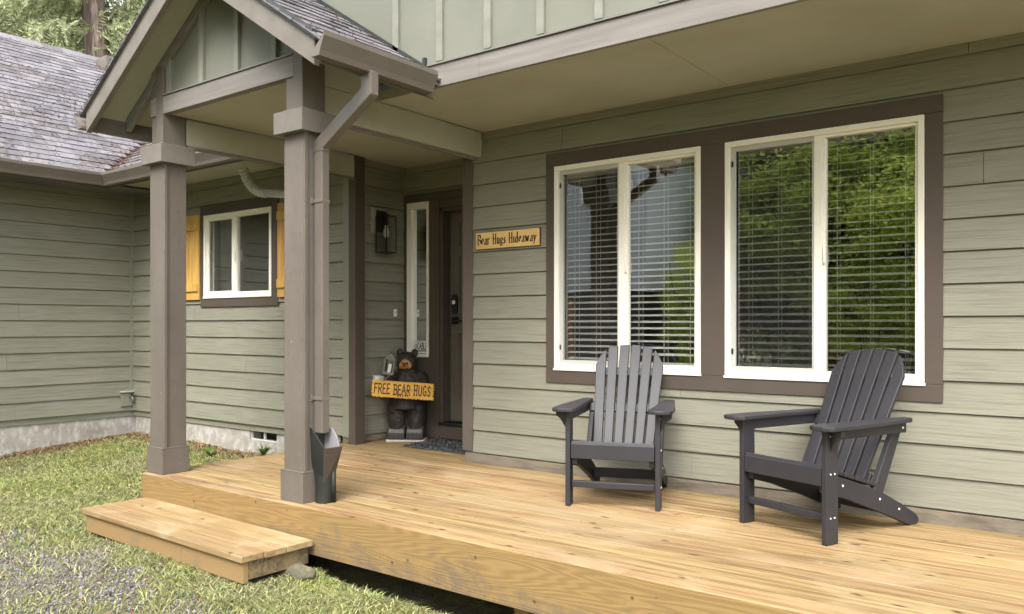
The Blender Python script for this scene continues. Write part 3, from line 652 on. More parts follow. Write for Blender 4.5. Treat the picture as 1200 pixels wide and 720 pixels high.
# attic side walls above the beams and the gable panel
zr0 = 2.5; HB = 1.30; PM = .65
zu = lambda x: zr0 + .13 + PM * (HB - abs(x - XM))          # underside of the roof deck
mb = MB()
mb.prism([(-5.72, 2.74), (-4.0, 2.74), (-4.0, zu(-4.0)), (XM, zu(XM)), (-5.72, zu(-5.72))], 'y', PYF + .035, PYF + .055)
gp = hp(mb, 'gable_panel', 'panel', .0015)
for x in (-5.515, -5.1, -4.69, -4.29):
    mb = MB(); mb.prism([(x - .025, 2.742), (x + .025, 2.742), (x + .025, zu(x + .025) - .02), (x - .025, zu(x - .025) - .02)], 'y', PYF + .01, PYF + .034); hp(mb, 'batten', 'batten', .002, parent=gp)
mb = MB()
for sg in (-1, 1):
    a, b = XM + sg * .86, XM
    pts = [(a, zu(a) - .001), (b, zu(b) - .001), (b, zu(b) - .085), (a, zu(a) - .085)]
    mb.prism(pts, 'y', PYF + .002, PYF + .033)
hp(mb, 'frieze_board', 'fascia_paint', .002)
mb = MB(); mb.box(-4.098, -4.088, PYF + .19, YF + .03, 2.6, zu(-4.09)); hp(mb, 'side_panel', 'soffit'); mb = MB(); mb.box(-5.70, -5.69, PYF + .19, .6, 2.6, zu(-5.7)); hp(mb, 'side_panel', 'soffit')
YRF = -2.11; XE = 1.34
PYB = YF + .02
def deck_poly(sg, top): 
    x_e = XM + sg * XE
    return [(x_e, zu(x_e)), (XM, zu(XM)), (XM, zu(XM) + top), (x_e, zu(x_e) + top)]
mb = MB(); mb.prism(deck_poly(1, .03), 'y', YRF + .03, PYB - .001); mb.prism(deck_poly(-1, .03), 'y', YRF + .03, .9); hp(mb, 'roof_deck', 'soffit')
# barge boards
mb = MB()
for sg in (1, -1):
    x_e = XM + sg * (HB); zb_ = zr0; d = .015
    pts = [(x_e, zb_ + .0), (XM, zb_ + PM * HB), (XM, zb_ + PM * HB + .17), (x_e, zb_ + .17)]
    mb.prism(pts, 'y', YRF, YRF + .038)
hp(mb, 'barge_board', 'rake_paint', .003)
mb = MB()
for sg in (1, -1):
    x_e = XM + sg * (HB - .0)
    pts = [(x_e, zr0 + .171), (XM, zr0 + .171 + PM * HB), (XM, zr0 + .195 + PM * HB), (x_e, zr0 + .195)]
    mb.prism(pts, 'y', YRF - .015, YRF + .02)
hp(mb, 'drip_edge', 'drip_edge')
PR = lambda s, u, h: (XM + XE + .02 - u * ca + h * sa, s, zu(XM + XE) + .02 + u * sa + h * ca)
PL = lambda s, u, h: (XM - XE - .02 + u * ca - h * sa, s, zu(XM + XE) + .02 + u * sa + h * ca)
RUNP = (XE + .02) / ca
pr1 = shingles('roof', PR, YRF - .02, PYB, RUNP, seed=21, under=.008); pr2 = shingles('roof', PL, YRF - .02, .9, RUNP, seed=22, under=.008)
mb = MB()
for k in range(8): mb.box(XM - .15, XM + .15, YRF - .02 + k * .12, YRF + .11 + k * .12, zu(XM) + .03, zu(XM) + .05 + .003 * (k % 2))
hp(mb, 'ridge_cap', 'shingle')
# moss and needles along the left rake edge
mb = MB(); rn = random.Random(5)
for k in range(420):
    u = rn.uniform(0, RUNP); p = Vector(PL(YRF - .02 + rn.uniform(-.012, .03), u, rn.uniform(-.012, .03))); r = rn.uniform(.005, .011)
    q = [p + Vector((rn.uniform(-r, r), rn.uniform(-r, r), rn.uniform(-r, r))) for _ in range(4)]
    for t in ((0, 1, 2), (0, 2, 3), (0, 3, 1), (1, 3, 2)): mb.poly([q[j] for j in t])
ms_ = hp(mb, 'moss', 'moss_edge', parent=pr2); ms_['kind'] = 'stuff'
# step flashing where the porch roof meets the upper wall
mb = MB(); 
a, b = XM + XE, XM
mb.prism([(a, zu(a) + .02), (b, zu(b) + .02), (b, zu(b) + .075), (a, zu(a) + .075)], 'y', PYB - .022, PYB - .012); mb.box(-3.63, -3.605, YF - .03, YF - .01, 2.67, 2.79); hp(mb, 'step_flashing', 'drip_edge')
# gutters of the porch
mb = MB()
for sg in (1, -1):
    x_e = XM + sg * (HB + .012)
    pts = [(x_e + sg * o * .85, 2.53 + z) for o, z in gut(0)]
    mb2 = MB(); mb2.prism(pts, 'y', YRF - .032, YF - .085 if sg > 0 else .2)
    gq = hp(mb2, 'gutter', 'gutter_metal')
    mb2 = MB(); mb2.box(min(x_e - sg * .018, x_e - sg * .001), max(x_e - sg * .018, x_e - sg * .001), YRF + .04, YF if sg > 0 else .2, 2.52, 2.66); hp(mb2, 'fascia', 'gutter_metal')
# lookouts under the left overhang
mb = MB()
pts = [(-5.74, zu(-5.74) - .002), (-6.12, zu(-6.12) - .002), (-6.12, zu(-6.12) - .1), (-5.74, zu(-5.74) - .1)]
mb.prism(pts, 'y', PYF + .02, PYF + .06)
hp(mb, 'lookout', 'fascia_paint', .003); mb = MB(); pts = [(XM * 2 - x, z) for x, z in pts]; mb.prism(pts, 'y', PYF + .02, PYF + .06); hp(mb, 'lookout', 'fascia_paint', .003)
# downspout at the right post: outlet, elbow, pipe
def rect_pipe(pts, w_, d_, name, parent=house, m='gutter_metal'):
    mb = MB(); rings = []
    P_ = [Vector(p) for p in pts]
    for k, p in enumerate(P_):
        t0 = (P_[k] - P_[k - 1]).normalized() if k else (P_[1] - P_[0]).normalized(); t1 = (P_[k + 1] - P_[k]).normalized() if k < len(P_) - 1 else t0
        t = (t0 + t1).normalized(); sc = 1 / max(.5, t.dot(t1))
        side = Vector((0, 1, 0)); nrm = t.cross(side).normalized()
        rings.append(len(mb.v)); 
        for a, b in ((-1, -1), (1, -1), (1, 1), (-1, 1)): mb.v.append(tuple(p + side * (a * d_ / 2) + nrm * (b * w_ / 2 * sc)))
    for a, b in zip(rings, rings[1:]):
        for j in range(4): mb.f.append((a + j, a + (j + 1) % 4, b + (j + 1) % 4, b + j))
    mb.f.append(tuple(rings[0] + j for j in range(4))); mb.f.append(tuple(rings[-1] + j for j in range(4))[::-1])
    return hp(mb, name, m, .006, parent=parent)
DX, DY = -3.938, -1.745
ds = rect_pipe([(DX, DY, 2.155), (DX, DY, .42)], .076, .058, 'downspout', m='post')
rect_pipe([(-3.515, DY, 2.54), (-3.515, DY, 2.425), (DX, DY, 2.17), (DX, DY, 2.13)], .086, .064, 'elbow', parent=ds)
for z in (1.82, .62):
    mb = MB(); mb.box(DX - .05, DX + .0385, DY - .034, DY + .034, z, z + .022); mb.box(DX - .056, DX - .038, DY - .052, DY - .034, z - .006, z + .03); hp(mb, 'bracket', 'gutter_metal', .003, parent=ds)
# ribbed elbow of the rear downspout coming from the rear eave, then running behind the post
mb = MB(); pts = []; rs_ = []
for k in range(25):
    t = k / 24; a = R(90) * t
    pts.append((-6.70 + .22 * (1 - math.cos(a)), -.40 + .1 * t, 2.56 - .24 * math.sin(a))); rs_.append(.044 + (.007 if k % 2 else 0))
mb.tube(pts, rs_, 12, smooth=False); mb.tube([pts[-1], (-5.9, -.12, 2.26)], .042, 12)
hp(mb, 'downspout', 'vinyl' if False else 'screen_frame')

# ------------------------------------------------------------------ deck and step
deck = tag(empty('porch_deck', (-2.5, -1, 0)), 'long low cedar porch deck with a wide knotty skirt board under the chairs', 'deck')
def child(parent, mb, name, m, bevel=0., fix=True, world=True):
    """a part given in world coordinates (world) or in its parent's own coordinates"""
    o = mb.build(name, m, None, bevel, fix); o.parent = parent
    if world and parent.parent is None:
        bpy.context.view_layer.update(); o.matrix_parent_inverse = parent.matrix_world.inverted()
    return o
DF = -1.905; DXL, DXR = -5.745, 2.1
rn = random.Random(31); mb = MB(); y = DF; bw = .1395
while y < YD - .02:
    y1 = min(y + bw - .007, YD - .005)
    xl, xr = (DXL, DXR) if y1 < -.02 else (XA + .02, XC - .015)
    if y < -.02 < y1: y1 = -.02
    if y1 < 0 and y > -1.66: xl = DXL + .02 + rn.uniform(-.008, .008)
    cuts = [xl]; x = xl + rn.uniform(1.4, 3.8)
    if rn.random() < .3 and x < xr - .8: cuts.append(x)
    cuts.append(xr)
    for a, b in zip(cuts, cuts[1:]):
        dz = rn.uniform(-.0015, .0015)
        mb.box(a + (.0012 if a > xl else 0), b - (.0012 if b < xr else 0), y, y1, -.034 + dz, dz)
    if y < -.02 and y + bw > -.02: y = -.02 + .004
    else: y += bw
child(deck, mb, 'decking', 'deck', .004, fix=False)
mb = MB(); mb.box(DXL, DXR, DF - .004, DF - .0005 + .036, -.268, -.036); mb.box(DXL - .001, DXR, DF - .004, DF - .0005, -.0365, -.003)
sk = child(deck, mb, 'skirt_board', 'skirt', .003)
mb = MB(); mb.box(DXL + .002, DXL + .036, DF + .04, -.03, -.268, -.037); child(deck, mb, 'skirt_board', 'skirt', .003)
for x in (-5.3, -4.3, -2.42, -.6, 1.2):
    mb = MB(); mb.box(x - .045, x + .045, DF + .16, DF + .25, -.6, -.036); child(deck, mb, 'support_post', 'step_riser')
mb = MB(); mb.box(DXL + .1, DXR, DF + .25, DF + .29, -.25, -.036); child(deck, mb, 'joist', 'dark_bark')

step = tag(empty('wooden_step', (-4.75, -2.15, -.33)), 'wide weathered two-board wooden step in front of the deck', 'step')
ST = Matrix.Translation((-4.75, -2.14, 0)) @ Matrix.Rotation(R(-1.2), 4, 'Z')
mb = MB(); zt = -.17
for a, b, e in ((-.235, -.096, .012), (-.092, .046, 0), (.05, .228, 0)): mb.box(-.955 + e * .3, .955 - e, a, b, zt - .036, zt, ST)
child(step, mb, 'tread', 'step_board', .004, fix=False)
mb = MB(); mb.box(-.925, .3, -.215, -.18, -.325, zt - .037, ST); child(step, mb, 'riser', 'step_riser', .003)
mb = MB(); mb.box(.3015, .925, -.215, -.18, -.325, zt - .037, ST); child(step, mb, 'riser', 'step_riser', .003)
mb = MB(); mb.box(.888, .924, -.179, .22, -.31, zt - .037, ST); child(step, mb, 'side_board', 'step_end', .003)
mb = MB(); mb.box(-.924, -.888, -.179, .22, -.31, zt - .037, ST); child(step, mb, 'side_board', 'step_riser', .003)

# ------------------------------------------------------------------ chairs
def slat_poly(xb0, xb1, xt0, xt1, L, arch):
    pts = [(xb0, 0), (xb1, 0)]
    nn = 5
    for k in range(nn + 1):
        x = xt1 + (xt0 - xt1) * k / nn; pts.append((x, arch(x)))
    return pts
def make_chair(label, loc, rz):
    c = empty('adirondack_chair', loc, rz)
    tag(c, label, 'chair', 'slatted chairs on the deck')
    P = lambda mb, nm, m='chair_plastic', bv=.004, par=None: child(par or c, mb, nm, m, bv, world=False)
    for sg in (-1, 1):
        x0, x1 = sorted((sg * .2505, sg * .280))
        mb = MB(); mb.box(x0, x1, 0, .09, 0, .562); lg = P(mb, 'leg')
        mb = MB(); b0, b1 = sorted((sg * .281, sg * .335)); 
        pts = [(sg * .281, .561), (sg * .345, .561), (sg * .343, .535), (sg * .318, .515), (sg * .299, .485), (sg * .281, .455)]
        mb.prism(pts, 'y', .028, .056); P(mb, 'bracket', bv=.003)
        for (yy, zz) in ((.03, .13), (.06, .13), (.03, .345), (.06, .345), (.03, .53), (.06, .53)): mb = MB(); mb.tube([(sg * .279, yy, zz), (sg * .2825, yy, zz)], .0042, 8); P(mb, 'bolt', 'bolt', 0, lg)
        # arm: plank with rounded front
        xi, xo = sg * .212, sg * .352
        pts = [(xi, -.03), (sg * .225, -.055), (sg * .255, -.068), (sg * .31, -.068), (sg * .338, -.055), (xo, -.03), (xo, .16), (sg * .322, .45), (sg * .305, .66), (sg * .292, .68), (sg * .245, .68), (sg * .235, .66), (sg * .228, .35)]
        mb = MB(); mb.prism(pts, 'z', .563, .586); P(mb, 'armrest', bv=.005)
        mb = MB(); a, b = sorted((sg * .25, sg * .276)); mb.box(a, b, .091, .655, .508, .562); P(mb, 'arm_support')
        for yy in (.62, .135): mb = MB(); mb.tube([(sg * .274, yy, .535), (sg * .2785, yy, .535)], .006, 8); P(mb, 'bolt', 'bolt', 0)
        # sloping side rail that becomes the rear foot
        prof = [(.03, .352), (.20, .30), (.36, .252), (.50, .2), (.66, .125), (.79, .055), (.812, .03), (.812, .012), (.795, 0), (.735, 0), (.62, .045), (.48, .10), (.34, .15), (.2, .2), (.03, .245)]
        a, b = sorted((sg * .213, sg * .2455)); mb = MB(); mb.prism(prof, 'x', a, b); P(mb, 'side_rail')
        for (yy, zz) in ((.47, .17), (.635, .1), (.17, .27)): mb = MB(); mb.tube([(sg * .244, yy, zz), (sg * .2475, yy, zz)], .006, 8); P(mb, 'bolt', 'bolt', 0)
        # upright brace behind the back
        a, b = sorted((sg * .214, sg * .2445)); mb = MB(); mb.prism([(.425, .225), (.50, .196), (.68, .562), (.61, .562)], 'x', a + sg * .0, b) ; P(mb, 'back_post')
    mb = MB(); mb.box(-.2465, .2465, .002, .031, .283, .372); P(mb, 'apron')
    mb = MB(); mb.box(-.2465, .2465, .03, .062, .108, .146); P(mb, 'stretcher')
    mb = MB(); mb.box(-.2125, .2125, .565, .6, .075, .135); P(mb, 'stretcher')
    ys = [.0, .09, .18, .27, .36]
    for k, yy in enumerate(ys):
        zz = .366 - yy * .30; mb = MB()
        mt = Matrix.Translation((0, yy + .048, zz)) @ Matrix.Rotation(R(-16.7), 4, 'X'); mb.box(-.246, .246, -.041, .041, -.011, .011, mt); P(mb, 'seat_slat', bv=.005)
    # fan back
    th = R(28.5); BT = Matrix.Translation((0, .405, .235)) @ Matrix.Rotation(-th, 4, 'X')
    arch = lambda x: .80 - 1.05 * x * x - 14 * max(0, abs(x) - .14) ** 2
    nS = 6; gb, gtp = .011, .013; wb = (.372 - 5 * gb) / 6; wt = (.452 - 5 * gtp) / 6
    for k in range(nS):
        b0 = -.186 + k * (wb + gb); t0 = -.226 + k * (wt + gtp)
        L_ = slat_poly(b0, b0 + wb, t0, t0 + wt, .7, arch)
        # prism in local (x, along back) with thickness along local y
        mb = MB(); mb.prism([(p[0], p[1]) for p in L_], 'y', -.011, .011, BT); P(mb, 'back_slat', bv=.004)
    for zz, hw in ((.05, .205), (.35, .243), (.61, .19)):
        mb = MB(); mb.box(-hw, hw, .0115, .036, zz - .03, zz + .03, BT); P(mb, 'back_rail')
    for k in range(nS):
        for zz in (.35, .61):
            f = zz / .8; xc = (-.186 + k * (wb + gb) + wb / 2) * (1 - f) + (-.226 + k * (wt + gtp) + wt / 2) * f
            mb = MB(); mb.prism([(xc + .004 * math.cos(t * math.pi / 3), zz + .004 * math.sin(t * math.pi / 3)) for t in range(6)], 'y', -.0125, -.0112, BT); P(mb, 'bolt', 'black_metal', 0)
    return c
ch1 = make_chair('dark slatted chair turned towards the entry side, under the right window', (-1.4485, -.815, .002), R(-21.3))
ch2 = copy_tree(ch1); ch2.location = (-2.43, -.845, .002); ch2.rotation_euler = (0, 0, R(21.0))
ch2['label'] = 'dark slatted chair facing the yard, in front of the window beside the name sign'

# ------------------------------------------------------------------ name sign on the wall
def text_on(parent, text, height, nib, cap_r, mtx, width, m='ink', hand=False, depth=.0012, name='lettering'):
    polys, w_ = lettering(text, height, nib, cap_r=cap_r, hand=hand)
    mb = MB(); k = width / w_
    for i, p in enumerate(polys):
        e = depth + .00002 * (i % 40)
        mb.poly([mtx @ Vector((q[0] * k, -e, q[1])) for q in p])
    o = mb.build(name, m, None, 0., False); o.parent = parent
    return o
sgn = empty('name_sign', (-3.83, -.021, 1.738)); tag(sgn, 'yellow pine plank sign reading Bear Hugs Hideaway on the siding', 'sign')
mb = MB(); mb.box(-.304, .304, -.024, -.006, -.064, .064); child(sgn, mb, 'board', 'sign_pine', .003, world=False)
mb = MB(); mb.box(-.309, .309, -.0055, .004, -.069, .069); child(sgn, mb, 'backing', 'burnt_edge', .002, world=False)
text_on(sgn, 'Bear Hugs Hideaway', .078, (.092, .046), None, Matrix.Translation((-.285, -.0243, -.032)), .57)

# ------------------------------------------------------------------ carved bear with its plank and lantern
bear = empty('carved_bear', (-5.385, .455, 0), R(34)); tag(bear, 'black carved wooden bear standing upright in the corner by the door', 'statue')
mb = MB(); mb.box(-.178, .178, -.105, .09, .001, .02); child(bear, mb, 'base', 'stone_grey', .004, world=False)
mb = MB()
for sg in (-1, 1):
    mb.tube([(sg * .085, 0, .08), (sg * .09, -.005, .2), (sg * .092, 0, .3), (sg * .07, 0, .4)], [.082, .088, .09, .08], 16); mb.ball((sg * .092, -.01, .3), .093, 14, 10, (1, .95, 1))
mb.tube([(0, 0, .3), (0, 0, .42), (0, .005, .52), (0, .01, .6), (0, .01, .655)], [.14, .135, .145, .135, .1], 18)
mb.ball((0, .005, .56), .145, 16, 12, (1.08, .86, .8))
mb.ball((0, -.005, .725), .098, 16, 14, (1.04, .98, 1.08)); mb.ball((0, -.075, .705), .046, 12, 10, (1., .9, .85))
for sg in (-1, 1):
    mb.ball((sg * .07, .015, .818), .034, 12, 10, (1, .7, 1.15))
    mb.tube([(sg * .13, .01, .61), (sg * .17, -.05, .54), (sg * .11, -.13, .465), (sg * .04, -.165, .43)], [.056, .056, .05, .042], 12)
mb.ball((0, -.168, .425), .05, 14, 10, (1.15, .6, .72))
bd = child(bear, mb, 'body', 'bear_wood', 0, world=False)
rm = bd.modifiers.new('carve', 'REMESH'); rm.mode = 'VOXEL'; rm.voxel_size = .008; rm.use_smooth_shade = True
sm_ = bd.modifiers.new('soft', 'SMOOTH'); sm_.iterations = 3
mb = MB(); mb.prism([(-.055, .675), (.055, .675), (.062, .715), (.03, .752), (.0, .766), (-.03, .752), (-.062, .715)], 'y', -.104, -.07); fc = child(bear, mb, 'face', 'bear_face', .012, world=False)
mb = MB(); mb.ball((0, -.112, .695), .034, 12, 10, (1.0, .8, .75)); child(fc, mb, 'muzzle', 'bear_face', 0, world=False)
mb = MB(); mb.ball((0, -.138, .706), .013, 10, 8, (1.2, .8, .8)); child(fc, mb, 'nose', 'ink', 0, world=False)
for sg in (-1, 1):
    mb = MB(); mb.ball((sg * .024, -.103, .728), .008, 8, 6); child(fc, mb, 'eye', 'ink', 0, world=False)
mb = MB(); mb.box(-.02, .02, -.1385, -.13, .683, .687); child(fc, mb, 'mouth', 'ink', 0, world=False)
for sg in (-1, 1):
    c0 = sg * .086
    mb = MB(); mb.prism([(-.1, .0205), (-.1, .085), (-.085, .115), (-.04, .15), (.02, .15), (.04, .0205)], 'x', c0 - .08, c0 + .08)
    ft = child(bear, mb, 'foot', 'bear_foot', .014, world=False)
    for k in range(4): mb = MB(); mb.box(c0 - .058 + k * .036, c0 - .05 + k * .036, -.1015, -.09, .026, .07); child(ft, mb, 'claw', 'ink', 0, world=False)
for k in range(5): mb = MB(); mb.tube([(-.046 + k * .023, -.195, .448), (-.046 + k * .023, -.206, .438), (-.046 + k * .023, -.206, .418)], [.009, .009, .004], 8); child(bear, mb, 'claw', 'ink', 0, world=False)
# plank
hug = empty('hug_sign', (-5.275, .29, .486), R(34)); tag(hug, 'yellow oak plank lettered FREE BEAR HUGS held across the carved bear', 'sign')
hug.rotation_euler = (0, R(3.6), R(34))
pk = [(-.288, -.076), (-.29, -.02), (-.283, .03), (-.286, .074), (-.15, .077), (.05, .074), (.2, .077), (.285, .074), (.29, .03), (.284, -.01), (.288, -.074), (.15, -.077), (-.1, -.074), (-.2, -.078)]
mb = MB(); mb.prism(pk, 'y', -.012, .012); pb = child(hug, mb, 'board', 'sign_oak', .003, world=False)
mb = MB(); rn = random.Random(2)
for k in range(60):
    s = rn.choice((-1, 1)); 
    if rn.random() < .35: x, z = s * .284, rn.uniform(-.07, .07)
    else: x, z = rn.uniform(-.28, .28), -.0745
    a = rn.uniform(.003, .007); mb.box(x - a * 1.4, x + a * 1.4, -.0135, .0135, z - a * .7, z + a * .7)
eg = child(hug, mb, 'charred_edge', 'burnt_edge', .001, world=False); eg['kind'] = 'stuff'
text_on(hug, 'FREE BEAR HUGS', .088, None, .075, Matrix.Translation((-.262, -.0123, -.040)), .52, hand=True)
# lantern on its stick
lan = empty('hanging_lantern', (-5.36, .215, .715), 0); lan.rotation_euler = (0, R(10), R(34)); tag(lan, 'small grey lantern on a thin stick hanging beside the carved bear', 'lantern')
mb = MB()
for sx in (-1, 1):
    for sy in (-1, 1): mb.box(sx * .042 - .005, sx * .042 + .005, sy * .042 - .005, sy * .042 + .005, -.075, .055)
mb.box(-.05, .05, -.05, .05, -.085, -.07); mb.box(-.05, .05, -.05, .05, .05, .062)
child(lan, mb, 'frame', 'lantern_metal', .002, world=False)
mb = MB(); mb.prism([(-.045, .0625), (.045, .0625), (.012, .1), (-.012, .1)], 'y', -.04, .04); child(lan, mb, 'roof', 'lantern_metal', .003, world=False)
mb = MB(); mb.tube([(.02 * math.cos(R(a)), 0, .1 + .022 * math.sin(R(a))) for a in range(0, 181, 20)], .003, 6, sx=1); child(lan, mb, 'ring', 'black_metal', 0, world=False)
mb = MB(); mb.box(-.036, .036, -.036, .036, -.069, .049); child(lan, mb, 'glass', 'lamp_glass', 0, world=False)
mb = MB(); mb.tube([(0, 0, -.07), (0, 0, .01)], .017, 12); child(lan, mb, 'candle', 'clear_bulb', .002, world=False)
mb = MB(); mb.tube([(0, 0, .12), (.07, -.02, -.02), (-.03, -.035, -.15)], .005, 6); child(lan, mb, 'stick', 'bark', 0, world=False)

# ------------------------------------------------------------------ wall lantern, switch, outlet, faucet, sticker
wl = empty('wall_lantern', (XA + .02, .31, 1.96)); tag(wl, 'black box lantern with clear glass on the dark entry wall', 'wall lamp')
mb = MB(); mb.box(0, .02, -.095, .08, -.035, .207); child(wl, mb, 'mounting_block', 'mount_paint', .002, world=False)
mb = MB(); mb.box(.0205, .034, -.04, .075, -.015, .185); mb.box(.034, .1, -.03, .0, .13, .15); bk = child(wl, mb, 'back_plate', 'black_metal', .003, world=False)
mb = MB(); a, b, c_, d_ = .058, .20, -.08, .05; z0, z1 = -.217, .125; t = .008
for x in (a, b - t):
    for y in (c_, d_ - t): mb.box(x, x + t, y, y + t, z0, z1)
for z in (z0, z1 - t):
    mb.box(a + t, b - t, c_, c_ + t, z, z + t); mb.box(a + t, b - t, d_ - t, d_, z, z + t); mb.box(a, a + t, c_ + t, d_ - t, z, z + t); mb.box(b - t, b, c_ + t, d_ - t, z, z + t)
mb.box(.122, .136, c_ + t, d_ - t, z1 - .006, z1); mb.box(.09, .14, -.03, .0, z1, z1 + .025)
child(wl, mb, 'cage', 'black_metal', .001, world=False)
mb = MB()
for x in (a + .003, b - .004): mb.poly([(x, c_ + t, z0 + t), (x, d_ - t, z0 + t), (x, d_ - t, z1 - t), (x, c_ + t, z1 - t)])
for y in (c_ + .003, d_ - .004): mb.poly([(a + t, y, z0 + t), (b - t, y, z0 + t), (b - t, y, z1 - t), (a + t, y, z1 - t)])
child(wl, mb, 'glass', 'lamp_glass', 0, world=False)
mb = MB(); xm, ym = .129, -.015; mb.tube([(xm, ym, z1 - .006), (xm, ym, .04)], .018, 12); child(wl, mb, 'socket', 'black_metal', 0, world=False)
mb = MB(); mb.tube([(xm, ym, .04), (xm, ym, .02), (xm, ym, -.03), (xm, ym, -.065), (xm, ym, -.08)], [.014, .018, .03, .024, .006], 14); child(wl, mb, 'bulb', 'clear_bulb', 0, world=False)

bell = empty('doorbell_button', (XA + .018, .533, 1.193)); tag(bell, 'small white doorbell button on the dark entry wall above the bear', 'doorbell')
mb = MB(); mb.box(.001, .014, -.02, .02, -.035, .035); child(bell, mb, 'housing', 'white_plastic', .005, world=False)
mb = MB(); mb.tube([(.014, 0, .005), (.018, 0, .005)], .011, 12); child(bell, mb, 'button', 'grey_plastic', 0, world=False)
outl = empty('outlet_cover', (XA + .02, .29, .535)); tag(outl, 'grey weatherproof outlet cover on the entry wall behind the bear plank', 'outlet')
mb = MB(); mb.box(.001, .022, -.045, .045, -.075, .075); child(outl, mb, 'plate', 'grey_plastic', .004, world=False)
mb = MB(); mb.box(.0225, .075, -.04, .04, -.068, .068); child(outl, mb, 'lid', 'white_plastic', .008, world=False)
fa = empty('outdoor_faucet', (XW + .021, -.1, .2)); tag(fa, 'small outdoor faucet on its square block low in the wall corner', 'faucet')
mb = MB(); mb.box(.001, .022, -.07, .07, -.08, .08); child(fa, mb, 'mounting_block', 'siding_block', .003, world=False)
mb = MB(); mb.box(.001, .04, -.08, .08, .0825, .1); child(fa, mb, 'drip_cap', 'screen_frame', .003, world=False)
mb = MB(); mb.tube([(.022, .03, .03), (.07, .03, .03), (.09, .035, .01), (.095, .037, -.04)], .013, 10); child(fa, mb, 'spout', 'lantern_metal', 0, world=False)
mb = MB(); mb.tube([(.07, .03, .03), (.07, .03, .065)], .006, 8); mb.tube([(.07, .03, .066), (.07, .03, .076)], .026, 12); child(fa, mb, 'handle', 'black_metal', 0, world=False)
stk = empty('window_sticker', (-5.421, YD - .006, .866)); tag(stk, 'small white sticker in the lower corner of the narrow sidelight window', 'sticker')
mb = MB(); mb.box(-.088, .088, -.003, .0, -.058, .062); child(stk, mb, 'card', 'white_plastic', 0, world=False)
mb = MB(); mb.box(-.08, .08, -.0045, -.0032, -.042, -.03); mb.box(-.082, .082, -.0045, -.0032, .048, .053); child(stk, mb, 'printed_band', 'lantern_metal', 0, world=False)
polys, w_ = lettering('CABLE', .05, None, cap_r=.09); mbq = MB()
for i, p in enumerate(polys): mbq.poly([(-.048 + q[0] * (.128 / w_), -.0036 - .00002 * (i % 30), -.02 + q[1] * 1.15) for q in p])
child(stk, mbq, 'lettering', 'ink', 0, fix=False, world=False)
mb = MB(); mb.tube([(-.067 + .013 * math.cos(R(a)), -.0045, .008 + .022 * math.sin(R(a))) for a in range(0, 361, 30)], .003, 6); child(stk, mb, 'emblem', 'black_metal', 0, world=False)

# ------------------------------------------------------------------ doormat
dm = empty('doormat', (-4.745, .41, .0)); tag(dm, 'dark speckled rubber doormat lying before the front door', 'doormat')
mb = MB(); mb.box(-.40, .40, -.255, .245, .003, .012); child(dm, mb, 'backing', 'mat_rubber', .003, world=False)
rn = np.random.default_rng(3); k = 5200
c0 = np.stack([rn.uniform(-.39, .39, k), rn.uniform(-.245, .235, k), np.full(k, .012)], 1); d0 = rn.normal(0, .006, (k, 3)); d0[:, 2] = 0; t0 = c0 + rn.normal(0, .006, (k, 3)) + [0, 0, .009]
V = np.stack([c0 - d0, c0 + d0, t0], 1).reshape(-1, 3); F = np.arange(3 * k).reshape(-1, 3)
o = arr_mesh('pile', V, F, 'mat_rubber', dm)

# ------------------------------------------------------------------ downspout scoop at the right post
sc = empty('drain_scoop', (-3.915, -1.745, 0)); tag(sc, 'paint-speckled black flared scoop standing in a round pipe stub beside the post', 'downspout diverter')
mb = MB(); ro, ri = .053, .047; n_ = 20
for k in range(n_):
    a, b = 2 * math.pi * k / n_, 2 * math.pi * (k + 1) / n_
    p = lambda r, t, z: (r * math.cos(t), r * math.sin(t), z)
    mb.poly([p(ro, a, .003), p(ro, b, .003), p(ro, b, .168), p(ro, a, .168)], True); mb.poly([p(ri, a, .02), p(ri, b, .02), p(ri, b, .168), p(ri, a, .168)], True); mb.poly([p(ro, a, .168), p(ro, b, .168), p(ri, b, .168), p(ri, a, .168)])
mb.poly([(ri * math.cos(2 * math.pi * k / n_), ri * math.sin(2 * math.pi * k / n_), .02) for k in range(n_)])
mb.tube([(.048, .03, .003), (.048, .03, .2)], .016, 8)
child(sc, mb, 'pipe_stub', 'pipe_black', 0, world=False)
# scoop: flared box, front plate narrow and tall on the left, open mouth facing right and up
B = [(-.036, -.036, .11), (.036, -.036, .11), (.036, .036, .11), (-.036, .036, .11)]
T = [(-.105, -.055, .452), (.082, -.055, .335), (.106, .055, .345), (-.07, .06, .452)]
th = .008; mb = MB()
def sheet(mb, q, nrm, t=th):
    nrm = Vector(nrm); a = [Vector(p) for p in q]; b = [p - nrm * t for p in a]; i = len(mb.v); mb.v += [tuple(p) for p in a + b]
    mb.f += [(i, i + 1, i + 2, i + 3), (i + 7, i + 6, i + 5, i + 4)] + [(i + k, i + 4 + k, i + 4 + (k + 1) % 4, i + (k + 1) % 4) for k in range(4)]
pts = [B[0], B[1], (.066, -.055, .34), (.0, -.055, .40), (-.055, -.055, .452), (-.1, -.055, .455), (-.112, -.055, .44)]
i = len(mb.v); mb.v += [tuple(p) for p in pts] + [(p[0], p[1] + th, p[2]) for p in pts]; k = len(pts)
mb.f.append(tuple(i + j for j in range(k))); mb.f.append(tuple(i + k + j for j in range(k))[::-1])
for j in range(k): mb.f.append((i + j, i + (j + 1) % k, i + k + (j + 1) % k, i + k + j))
sheet(mb, [B[0], B[3], T[3], T[0]], (-1, 0, 0)); child(sc, mb, 'scoop', 'pipe_black', .003, world=False)
mb = MB(); sheet(mb, [B[1], B[2], T[2], (.07, -.055, .338)], (1, 0, 0)); child(sc, mb, 'lip', 'scoop_brown', .003, world=False)
mb = MB()
pts = [B[3], B[2], (.088, .05, .335), (.06, .055, .40), (.012, .06, .445), (-.06, .06, .44)]
